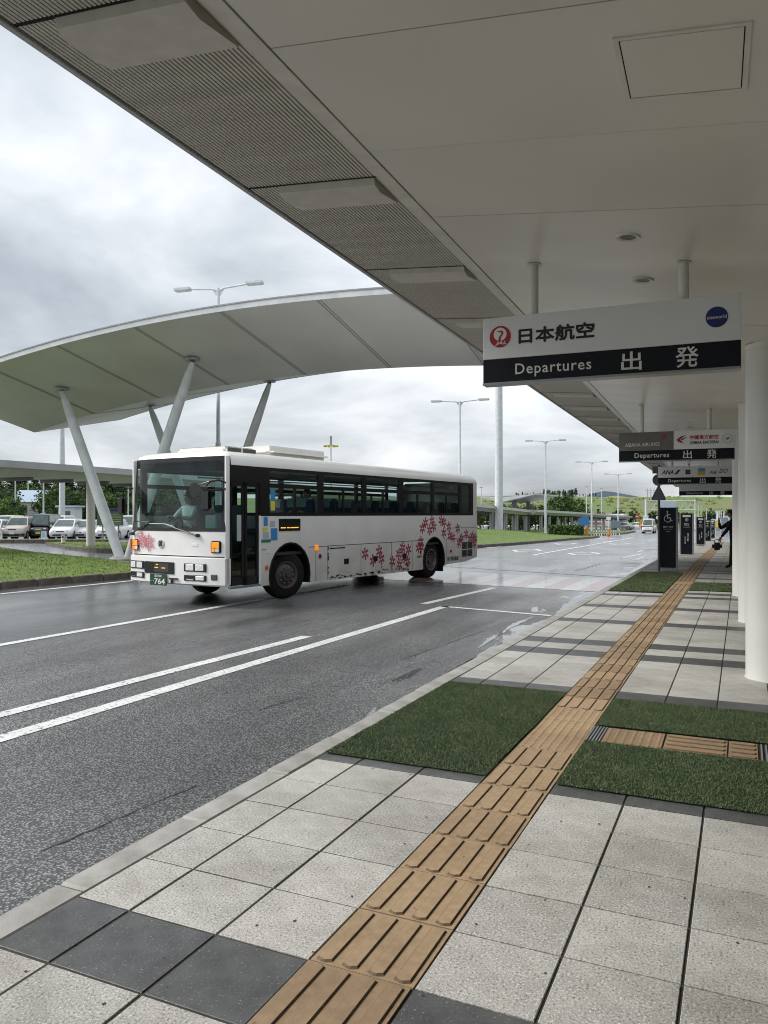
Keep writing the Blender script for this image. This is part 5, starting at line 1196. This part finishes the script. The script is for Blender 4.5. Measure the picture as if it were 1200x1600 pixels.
mb.grid(rows); mb.grid([[(xf(y, 2.86), y, 2.862) for y, z in RS], [(xf(y, 2.86) + .03, y, min(z, 2.93)) for y, z in RS], [(.14, y, min(z, 2.99)) for y, z in RS], rows[0]])
fb(mb, 'roof', 'bus_white', smooth='weld', angle=50)
def arc(cx, r, z0, n_=14):
    a0 = math.asin((z0 - .5) / r); return [(cx - r * math.cos(a0 + (math.pi - 2*a0) * i / n_), .5 + r * math.sin(a0 + (math.pi - 2*a0) * i / n_)) for i in range(n_ + 1)]
skirt = [(.975, .34)] + arc(1.90, .68, .34) + [(2.62, .29), (7.56, .27)] + arc(8.22, .635, .30) + [(8.95, .33), (10.2, .35), (11.0, .45), (11.05, .8), (11.0, 1.725), (.975, 1.725)]
ns = MB().prism(skirt, lambda a, b: (a, 0, b), lambda a, b: (a, .05, b)); side_n = fb(ns, 'near_side_panel', 'bus_white')
sk2 = [(.15, .36)] + arc(1.90, .68, .34) + [(2.62, .29), (7.56, .27)] + arc(8.22, .635, .30) + [(8.95, .33), (11.0, .45), (11.0, 1.725), (.15, 1.725)]
fb(MB().prism(sk2, lambda a, b: (a, BW - .05, b), lambda a, b: (a, BW, b)), 'far_side_panel', 'bus_white')
for cx, r in ((1.90, .685), (8.22, .64)):           # black arch lips and wheel wells
    mb = MB(); ar_ = arc(cx, r, .30); ar2 = arc(cx, r - .035, .30)
    mb.grid([[(a, -.012, b) for a, b in ar_], [(a, -.012, b) for a, b in ar2], [(a, .75, b) for a, b in ar2]]); mb.grid([[(a, -.012, b) for a, b in ar_], [(a, .01, b) for a, b in ar_]])
    mb.add([(a, .74, b) for a, b in ar2], [tuple(range(15))]); fb(mb, 'wheel_arch', 'bus_black', smooth='weld')
    mb = MB(); mb.grid([[(a, BW + .012, b) for a, b in ar_], [(a, BW + .012, b) for a, b in ar2], [(a, BW - .75, b) for a, b in ar2]]); mb.add([(a, BW - .75, b) for a, b in ar2], [tuple(range(15))]); fb(mb, 'wheel_arch', 'bus_black', smooth='weld')
# body seams, flaps and handles on the near side
def strip(s0, s1, z0, z1, m, nm, y=-.0035, th=.003, parent=None): return fb(MB().box(s0, s1, y - th, y + th, z0, z1), nm, m, parent or side_n)
for a, b in ((.98, 1.28), (2.52, 7.62), (8.82, 11.02)): strip(a, b, 1.052, 1.062, 'bus_black', 'seam', -.001)
for s_ in (2.78, 3.22, 4.56, 5.95, 7.0, 8.98, 9.9): strip(s_, s_ + .008, .31, 1.05, 'rubber', 'seam', -.001)
strip(9.35, 11.0, 1.36, 1.367, 'rubber', 'seam', -.001); strip(3.30, 3.9, .985, 1.01, 'rubber', 'scuffed_lettering', -.001)
for s_ in (3.95, 5.2, 6.6): strip(s_ - .09, s_ + .09, .62, .74, 'rubber', 'flap_handle', -.004, .008)
strip(7.25, 7.5, .60, .66, 'chrome', 'flap_latch'); strip(7.42, 7.5, .70, .78, 'rubber', 'filler')
rr = random.Random(4); mb = MB()
for k in range(70):
    s_ = rr.uniform(3.2, 6.9); z = .30 + abs(rr.gauss(0, .05)); mb.box(s_, s_ + rr.uniform(.02, .12), -.003, 0, z, z + rr.uniform(.008, .03))
for k in range(12): z = rr.uniform(.35, 1.0); mb.box(3.215, 3.215 + rr.uniform(.015, .05), -.003, 0, z, z + rr.uniform(.02, .08))
fb(mb, 'paint_chips', 'rubber', side_n)
for s_, z, m, w, h in ((2.75, .97, 'amber', .11, .12), (2.88, .80, 'red_lens', .09, .09), (1.10, .66, 'amber_dim', .08, .08), (9.18, .66, 'red_lens', .08, .08)): fb(MB().box(s_, s_ + w, -.03, .0, z, z + h), 'side_marker', m, side_n, bevel=.012)
strip(1.53, 2.23, 1.42, 1.67, 'bus_black', 'route_display', -.006, .006)
for k, w in ((1.58, .16), (1.78, .10), (1.90, .26)): strip(k, k + w, 1.475, 1.495, 'amber_lit', 'display_segment', -.0135, .001)
for a, b, c, d, m in ((1.06, 1.18, 1.53, 1.71, 'sticker_blue'), (1.25, 1.40, 1.51, 1.63, 'sticker_grey'), (1.03, 1.18, 1.43, 1.50, 'sticker_yellow'), (1.04, 1.22, 1.28, 1.41, 'sticker_grey'), (1.28, 1.48, 1.24, 1.48, 'sticker_blue'), (.99, 1.27, 1.20, 1.26, 'sticker_green'), (1.14, 1.28, .98, 1.14, 'plate_white')): strip(a, b, c, d, m, 'sticker')
mb = MB()
for i in range(2):
    for j in range(2): mb.box(9.97 + i*.37, 10.29 + i*.37, -.006, .002, .50 + j*.23, .70 + j*.23)
gr = fb(mb, 'engine_grille', 'bus_black', side_n)
for i in range(2):
    for j in range(2):
        for q in range(4): fb(MB().box(9.98 + i*.37, 10.28 + i*.37, -.012, -.004, .52 + j*.23 + q*.045, .535 + j*.23 + q*.045), 'louvre', 'rim', gr)
link('lettering', TX['depot'], side_n, (9.38, -.002, .48), UP)
# window band
strip_black = lambda s0, s1, z0, z1, y0=.004, y1=.05: (s0, s1, y0, y1, z0, z1)
for y0, y1, nm in ((.004, .05, 'near'), (BW - .05, BW - .004, 'far')):
    mb = MB(); s0 = .95 if nm == 'near' else .2
    mb.box(s0, 10.75, y0, y1, 2.63, 2.705); mb.box(s0, 10.75, y0, y1, 1.725, 1.785)
    for a, b in ((s0, 1.24) if nm == 'near' else (.2, .34), (2.88, 3.06), (4.63, 4.80), (6.35, 6.53), (8.10, 8.24), (9.80, 9.94), (10.53, 10.75)): mb.box(a, b, y0 + .001, y1 - .001, 1.78, 2.64)
    fb(mb, 'window_band', 'bus_black')
    fb(MB().box(10.75, 10.99, y0 - (.004 if nm == 'near' else -.004), y1, 1.72, 2.71), 'rear_corner', 'bus_white')
    for a, b, m_ in ((1.24, 2.88, 2.08) if nm == 'near' else (.34, 2.88, 1.5), (3.06, 4.63, 3.86), (4.80, 6.35, 5.58), (6.53, 8.10, 7.33), (8.24, 9.80, 9.0), (9.94, 10.53, None)):
        mb = MB()
        if m_: mb.box(a, b, y0 + .002, y1 - .002, 2.30, 2.385); mb.box(m_ - .028, m_ + .028, y0 + .003, y1 - .003, 1.78, 2.31)
        mb.box(a, b, y0 + .004, y1 - .004, 1.78, 1.80); mb.box(a, a + .02, y0 + .005, y1 - .005, 1.80, 2.63)
        wd = fb(mb, 'window', 'bus_black')
        yc = (y0 + y1) / 2
        for q in ([(a, m_, 1.80, 2.30), (m_, b, 1.80, 2.30), (a, b, 2.385, 2.63)] if m_ else [(a, b, 1.80, 2.63)]): fb(MB().add([(q[0], yc, q[2]), (q[1], yc, q[2]), (q[1], yc, q[3]), (q[0], yc, q[3])], [(0, 1, 2, 3)]), 'pane', 'bus_side_glass' if nm == 'near' else 'clear_glass', wd)
strip(1.27, 1.42, 2.05, 2.26, 'sticker_blue', 'window_sticker', .001, .002, bus); strip(1.28, 1.41, 1.84, 2.03, 'sticker_yellow', 'window_sticker', .001, .002, bus)
# door pillar and folding door
fb(MB().box(.0, .10, .0, .05, .40, 2.87), 'corner_pillar', 'bus_front_white', bevel=.01); fb(MB().box(.0, .10, BW - .05, BW, .40, 2.87), 'corner_pillar', 'bus_front_white', bevel=.01)
fb(MB().box(.935, .985, -.008, .04, .34, 1.735), 'door_jamb', 'bus_front_white', bevel=.006); fb(MB().box(.10, .96, -.012, .05, .345, .39), 'door_sill', 'grey_steel')
door = fb(MB().box(.10, .95, .005, .05, 2.38, 2.72), 'front_door', 'bus_black')
for a, b in ((.11, .51), (.53, .93)):
    mb = MB()
    for q in ((a, a + .065, .40, 2.38), (b - .065, b, .40, 2.38), (a, b, .40, .56), (a, b, 2.30, 2.38)): mb.box(q[0], q[1], .012, .045, q[2], q[3])
    lf = fb(mb, 'door_leaf', 'bus_black', door); fb(MB().add([(a + .06, .028, .55), (b - .06, .028, .55), (b - .06, .028, 2.31), (a + .06, .028, 2.31)], [(0, 1, 2, 3)]), 'pane', 'bus_side_glass', lf)
fb(MB().box(.30, .42, .008, .011, 1.25, 1.75), 'notice', 'sticker_grey', door)
# rear wall
fb(MB().box(10.95, 11.03, .02, BW - .02, .45, 2.75), 'rear_wall', 'bus_white', bevel=.03)
for z in (1.43, 1.50, 1.57, 1.64): fb(MB().box(11.0, 11.04, -.01, .03, z, z + .045), 'rear_lamp', 'red_lens', bevel=.008)
# floor, underbody, seats, interior
fb(MB().box(.15, 10.9, .06, BW - .06, .92, .98), 'floor', 'interior_dark'); fb(MB().box(2.75, 7.4, .25, BW - .25, .34, .90), 'underbody', 'bus_black'); fb(MB().box(9.0, 10.9, .2, BW - .2, .42, .90), 'engine_case', 'bus_black'); fb(MB().box(.3, 1.15, .2, BW - .2, .45, .9), 'front_underbody', 'bus_black')
for s_ in (1.90, 8.22): fb(MB().cyl((s_, .3, .5), (s_, BW - .3, .5), .09, n=12), 'axle', 'rim')
fb(MB().box(.4, 10.8, .3, BW - .3, 2.78, 2.80), 'interior_ceiling', 'interior')
for y in (.62, BW - .62): fb(MB().cyl((1.2, y, 2.55), (10.5, y, 2.55), .016, n=6), 'grab_rail', 'chrome')
sb = MB().box(-.05, .06, -.46, .46, .35, 1.12).mesh('backrest', M('seat_blue'), bevel=.04); sq = MB().box(-.5, .02, -.46, .46, .30, .44).mesh('seat', M('seat_blue'), bevel=.04); sc_ = MB().box(-.07, .08, -.3, .3, .90, 1.14).mesh('headrest_cover', M('seat_cover'), bevel=.04)
for k in range(9):
    for y in (.58, BW - .58):
        if k == 0 and y > 1: continue
        o = link('seat', sq, bus, (2.9 + k*.88, y, .98)); b_ = link('backrest', sb, o); link('headrest_cover', sc_, o)
fb(MB().box(.08, .5, .25, BW - .12, .98, 1.42), 'dashboard', 'interior_dark', bevel=.05)
fb(MB().box(.12, .22, 1.5, 1.85, 1.42, 1.60), 'route_card', 'seat_cover', rot=(0, 0, 0)); fb(MB().box(.95, 1.05, .45, 1.25, .98, 1.95), 'fare_partition', 'interior_dark'); fb(MB().box(.75, .95, 1.0, 1.3, .98, 1.75), 'fare_box', 'sticker_grey', bevel=.02)
mb = MB()
for k in range(20):
    a, b = 2*math.pi*k/20, 2*math.pi*(k+1)/20; mb.cyl((.62 + .08*math.cos(a), 2.05 + .23*math.sin(a), 1.50 + .21*math.cos(a)), (.62 + .08*math.cos(b), 2.05 + .23*math.sin(b), 1.50 + .21*math.cos(b)), .017, n=6)
mb.cyl((.62, 2.05, 1.5), (.45, 2.05, 1.2), .03, n=8); fb(mb, 'steering_wheel', 'bus_black', smooth=True)
fb(MB().box(1.35, 1.40, 1.65, 2.4, .98, 1.75), 'driver_screen', 'interior_dark'); fb(MB().box(.25, .55, .5, 2.2, 2.62, 2.80), 'fare_display', 'interior_dark')
fb(MB().box(1.1, 1.3, 1.75, 2.25, 1.1, 1.95), 'driver_seat', 'seat_blue', bevel=.05)
# wheels
for s_, name_ in ((1.90, 0), (8.22, 1)):
    for y, d in ((.10, 1), (BW - .10, -1)):
        wt = .28 if name_ == 0 else .58
        root_ = MB(); root_.lathe([(.30, 0), (.44, 0), (.485, .03), (.50, .07), (.50, wt - .07), (.485, wt - .03), (.44, wt), (.30, wt)], (0,0,0), 36, caps=2)
        w_ = root_.build('wheel', M('rubber'), bus, smooth=True, loc=(s_, y, .5), rot=(rad(-90) if d > 0 else rad(90), 0, rad(-14) if name_ == 0 and d > 0 else 0), angle=50)
        rm = MB()
        if name_ == 0: rm.lathe([(.29, .01), (.29, -.01), (.25, .0), (.23, .03), (.15, .0), (.13, -.04), (.06, -.05), (.05, -.09)], (0,0,0), 24, caps=2)
        else: rm.lathe([(.29, -.01), (.27, -.01), (.25, .05), (.20, .14), (.12, .15), (.11, .02), (.05, .0)], (0,0,0), 24, caps=2)
        rm.build('rim', M('rim'), w_, smooth=True)
        if name_: MB().lathe([(.295, -.012), (.275, -.014), (.262, .03)], (0,0,0), 28, caps=0).build('rim_edge', M('bright_rim'), w_, smooth=True)
        nb_ = MB()
        for k in range(10): nb_.cyl((.17*math.cos(k*.628), .17*math.sin(k*.628), .02), (.17*math.cos(k*.628), .17*math.sin(k*.628), -.02 if name_ == 0 else .11), .014, n=6)
        nb_.build('wheel_nuts', M('bright_rim'), w_)
for y in (.1, BW - .5): fb(MB().box(8.93, 8.96, y, y + .4, .13, .5), 'mudflap', 'rubber')
# front details
def fbox(y0, y1, z0, z1, off, th, nm, m, parent=None, bevel=0):
    yc, zc = (y0 + y1)/2, (z0 + z1)/2; x = xf(yc, zc) + off; sl = math.atan2(xf(y1, zc) - xf(y0, zc), y1 - y0)
    return fb(MB().box(-th, 0, -(y1-y0)/2, (y1-y0)/2, -(z1-z0)/2, (z1-z0)/2), nm, m, parent or bumper, loc=(x, yc, zc), rot=(0, 0, -sl), bevel=bevel)
for y0, y1 in ((.38, .93), (2.06, 2.56)):
    h_ = fbox(y0, y1, .67, .83, -.030, .02, 'headlight_bezel', 'bus_black', bevel=.02)
    for a, b in ((.06, .26), (.30, .50)): fbox(y0 + a, y0 + b - .0, .69, .81, -.048, .012, 'headlight', 'lamp_lens', bevel=.01)
    h_ = fbox(y0, y1, .49, .61, -.030, .02, 'fog_lamp_bezel', 'bus_black', bevel=.02); fbox(y0 + .05, y0 + .25, .51, .59, -.048, .012, 'fog_lamp', 'lamp_lens', bevel=.01); fbox(y0 + .30, y0 + .48, .505, .53, -.048, .01, 'fog_trim', 'chrome')
fbox(.15, .29, .52, .63, -.03, .02, 'corner_lamp', 'rim', bevel=.012)
fbox(1.20, 2.05, .60, .83, -.030, .012, 'bumper_grille', 'bus_black'); fbox(1.35, 1.75, .63, .80, -.04, .008, 'display_board', 'interior_dark')
for a, b, z in ((1.64, 1.74, .71), (1.44, 1.54, .705), (1.64, 1.70, .77)): fbox(a, b, z, z + .014, -.049, .002, 'display_segment', 'amber_lit')
pl = fbox(1.38, 1.86, .37, .60, -.055, .012, 'number_plate', 'plate_green', bevel=.004)
def lf_(me, y, z, nm='lettering'): return link(nm, me, pl, (-.0135, y, z), (rad(90), 0, rad(-90)))
lf_(TX['plate'], -.045, -.035); lf_(TX['plate2'], 0, .07); lf_(TX['plate3'], .17, -.035)
fbox(1.08, 1.30, .50, .53, -.05, .03, 'tow_hook', 'bus_black'); fbox(1.22, 1.27, .42, .52, -.05, .02, 'tow_pin', 'bus_black')
fp = bus
em = MB(); em.cyl((0,0,0), (-.018,0,0), .085, n=28); e1 = fb(em, 'emblem', 'chrome', loc=(xf(1.6, 1.18) - .0, 1.60, 1.185)); fb(MB().prism([(-.05, -.055), (.0, -.05), (.02, .0), (.0, .055), (-.05, .05), (-.03, .0)], lambda a, b: (-.019, a, b), lambda a, b: (-.021, a, b)), 'emblem_mark', 'bus_black', e1); fb(MB().prism([(.05, -.055), (.01, -.05), (.035, .0), (.01, .055), (.05, .05), (.06, .0)], lambda a, b: (-.019, a, b), lambda a, b: (-.021, a, b)), 'emblem_mark', 'bus_black', e1)
for y0, y1 in ((.09, .31), (BW - .31, BW - .09)):
    tl = fbox(y0, y1, 1.03, 1.26, .0, .03, 'indicator_housing', 'bus_black', bus, .03); fbox(y0 + .03, y1 - .03, 1.13, 1.24, -.028, .012, 'indicator', 'amber', bus, .015); fbox(y0 + .03, y1 - .11, 1.05, 1.12, -.028, .012, 'side_lamp', 'lamp_lens', bus, .01); fbox(y0 + .12, y1 - .03, 1.05, 1.12, -.028, .012, 'indicator', 'amber', bus, .01)
fb(MB().box(-.02, .04, BW, BW + .06, 1.06, 1.26), 'side_repeater', 'amber_dim', bevel=.01)
fbox(.62, .78, 1.15, 1.20, .0, .006, 'access_cover', 'bus_front_white', bus)
def wiper(ya, za, yb, zb, len_):
    mb = MB(); P = lambda y, z, o: (xf(y, z) + o, y, z); ym, zm = (ya + yb)/2, (za + zb)/2
    mb.tube([P(ya, za, -.02), P(ya, za, -.06), P(ym, zm, -.05), P(yb, zb, -.035)], [.022, .02, .014, .01], 8); d = Vector((yb - ya, zb - za)).normalized()
    mb.tube([P(yb + d.x * (-.25) , zb - d.y*.25 + .02, -.03), P(yb, zb + .01, -.03), P(min(2.5, max(.1, yb + d.x * len_)), zb + .02, -.03)], .011, 6); mb.cyl(P(ya, za, .01), P(ya, za, -.06), .035, n=10); return fb(mb, 'wiper', 'bus_black', smooth=True)
wiper(2.52, 1.37, 1.95, 1.60, -.9); wiper(.60, 1.36, 1.45, 1.56, .6)
mi_ = MB(); mi_.tube([(.0, .02, 2.36), (-.14, .06, 2.40), (-.22, .2, 2.38), (-.24, .28, 2.30)], .018, 8); mi_.tube([(.0, .02, 2.24), (-.16, .10, 2.22), (-.22, .24, 2.22)], .018, 8); mi_.tube([(-.22, .2, 2.38), (-.24, .45, 2.32), (-.25, .52, 2.24)], .012, 6)
ms_ = fb(mi_, 'mirror_bracket', 'bus_black', smooth=True)
fb(MB().box(-.09, .0, -.13, .13, -.21, .21), 'mirror', 'bus_black', ms_, loc=(-.22, .25, 2.03), bevel=.05); fb(MB().cyl((-.30, .52, 2.22), (-.25, .52, 2.22), .14, .10, n=22), 'round_mirror', 'bus_black', ms_, smooth=True)
mb = MB().tube([(.0, BW - .02, 2.3), (-.12, BW + .1, 2.3), (-.14, BW + .14, 2.1)], .016, 8); m2 = fb(mb, 'mirror_bracket', 'bus_black'); fb(MB().box(-.2, -.1, BW + .04, BW + .24, 1.75, 2.12), 'mirror', 'bus_black', m2, bevel=.04)
# roof-top units
ac = fb(MB().box(1.85, 4.05, .50, 2.10, 2.96, 3.23), 'air_conditioner', 'bus_white', bevel=.12)
vt_ = fb(MB().box(.62, 1.60, .62, 1.98, 2.97, 3.12), 'roof_vent', 'bus_white', bevel=.05)
for a, b in ((.70, 1.08), (1.14, 1.52)): fb(MB().box(a, b, .605, .625, 3.01, 3.10), 'vent_grille', 'rim', vt_); fb(MB().box(a, b, .70, 1.90, 3.115, 3.13), 'vent_grille', 'rim', vt_)
fb(MB().box(8.6, 9.4, .9, 1.7, 3.0, 3.05), 'roof_hatch', 'bus_white', bevel=.02)
# snowflake decals
def flake(r, m, dense=False):
    mb = MB()
    for k in range(6):
        R_ = Matrix.Rotation(rad(60 * k + 30), 4, 'Y')
        if dense:
            mb.box(.05*r, r, -.0012, 0, -.05*r, .05*r, mat=R_)
            for s_ in (1, -1):
                for q0, ln in ((.35, .30), (.62, .26)): mb.add([R_ @ Vector(p) for p in ((q0*r - .05*r, -.0008, 0), (q0*r + .05*r, -.0008, 0), (q0*r + .05*r + ln*r*.5, -.0008, s_*ln*r), (q0*r - .05*r + ln*r*.5, -.0008, s_*ln*r))], [(0, 1, 2, 3)])
        else:
            mb.add([R_ @ Vector(p) for p in ((.12*r, -.001, 0), (.42*r, -.001, .24*r), (.60*r, -.001, .10*r), (.78*r, -.001, .22*r), (1.0*r, -.001, 0), (.78*r, -.001, -.24*r), (.60*r, -.001, -.06*r), (.42*r, -.001, -.17*r))], [tuple(range(8))])
    return mb.mesh('snowflake', m)
FR, FP = flake(.158, M('flake_red')), flake(.185, M('flake_pink'), True)
for s_, z in [(4.74,.82),(5.37,.86),(5.47,.66),(5.09,.64),(6.5,.9),(6.81,.84),(6.31,.74),(5.99,.57),(6.35,.47),(6.58,.64),(6.76,.53),(7.47,1.03),(7.33,.87),(7.50,.88),(7.73,1.53),(7.55,1.38),(7.97,1.33),(8.2,1.42),(8.1,1.58),(8.64,1.58),(8.82,1.53),(9.11,1.4),(8.8,1.23),(9.17,1.15),(9.38,1.09),(9.68,1.34),(9.93,1.06),(9.76,.92),(10.25,1.17),(10.51,1.02),(10.68,1.1),(10.80,.87),(10.87,1.03)]:
    link('snowflake', FR, side_n, (s_, -.0035 - random.random()*.001, z), (0, rad(random.choice((0, 8, -6))), 0))
for y, z in ((2.42, 1.12), (2.20, 1.25), (1.96, 1.20)):
    yy = y; sl = math.atan2(xf(yy + .1, z) - xf(yy - .1, z), .2)
    link('snowflake', FP, bus, (xf(yy, z) - .022, yy, z), (0, 0, rad(-90) - sl))
# people in the bus
dj = {'pelvis': ((0,0,.12), .15), 'waist': ((0,0,.32), .14), 'chest': ((-.02,0,.55), .16), 'neck': ((-.03,0,.70), .06), 'hd': ((-.04,0,.76), .05), 'ls': ((-.02,-.19,.62), .08), 'le': ((-.22,-.24,.42), .055), 'lw': ((-.42,-.14,.45), .04), 'rs': ((-.02,.19,.62), .08), 're': ((-.22,.24,.42), .055), 'rw': ((-.42,.14,.45), .04), 'lh': ((-.06,-.1,.1), .1), 'lk': ((-.45,-.12,.12), .075), 'la': ((-.5,-.12,-.25), .055), 'rh': ((-.06,.1,.1), .1), 'rk': ((-.45,.12,.12), .075), 'ra': ((-.5,.12,-.25), .055)}
db = [b for b in pb if b[1] not in ('lt', 'rt')]
for nm, lab, loc, cl in (('person', 'bus driver in a white shirt behind the windscreen', (1.02, 2.0, 1.25), 'cloth_shirt'), ('person', 'seated passenger in grey by the second side window of the bus', (3.25, .56, 1.36), 'cloth_grey')):
    w_ = bus.matrix_basis @ Vector(loc); t = thing(nm, lab, 'person', (w_.x, w_.y, w_.z), bus.rotation_euler.z)
    body(dj, db, lambda c: 1 if c.z > .71 or c.x < -.40 and c.z > .35 else (4 if c.z < .24 else 0), (-.06, 0, .86), (-1, 0, 0), [((-.42, -.14, .45), (-1, .1, .1), (0, 0, 1)), ((-.42, .14, .45), (-1, -.1, .1), (0, 0, 1))]).build('body', [M(cl), M('skin'), M('hair'), M('flake_pink'), M('cloth_black')], t, smooth='weld', angle=60)
    hair((-.06, 0, .86), (-1, 0, 0), parent=t)
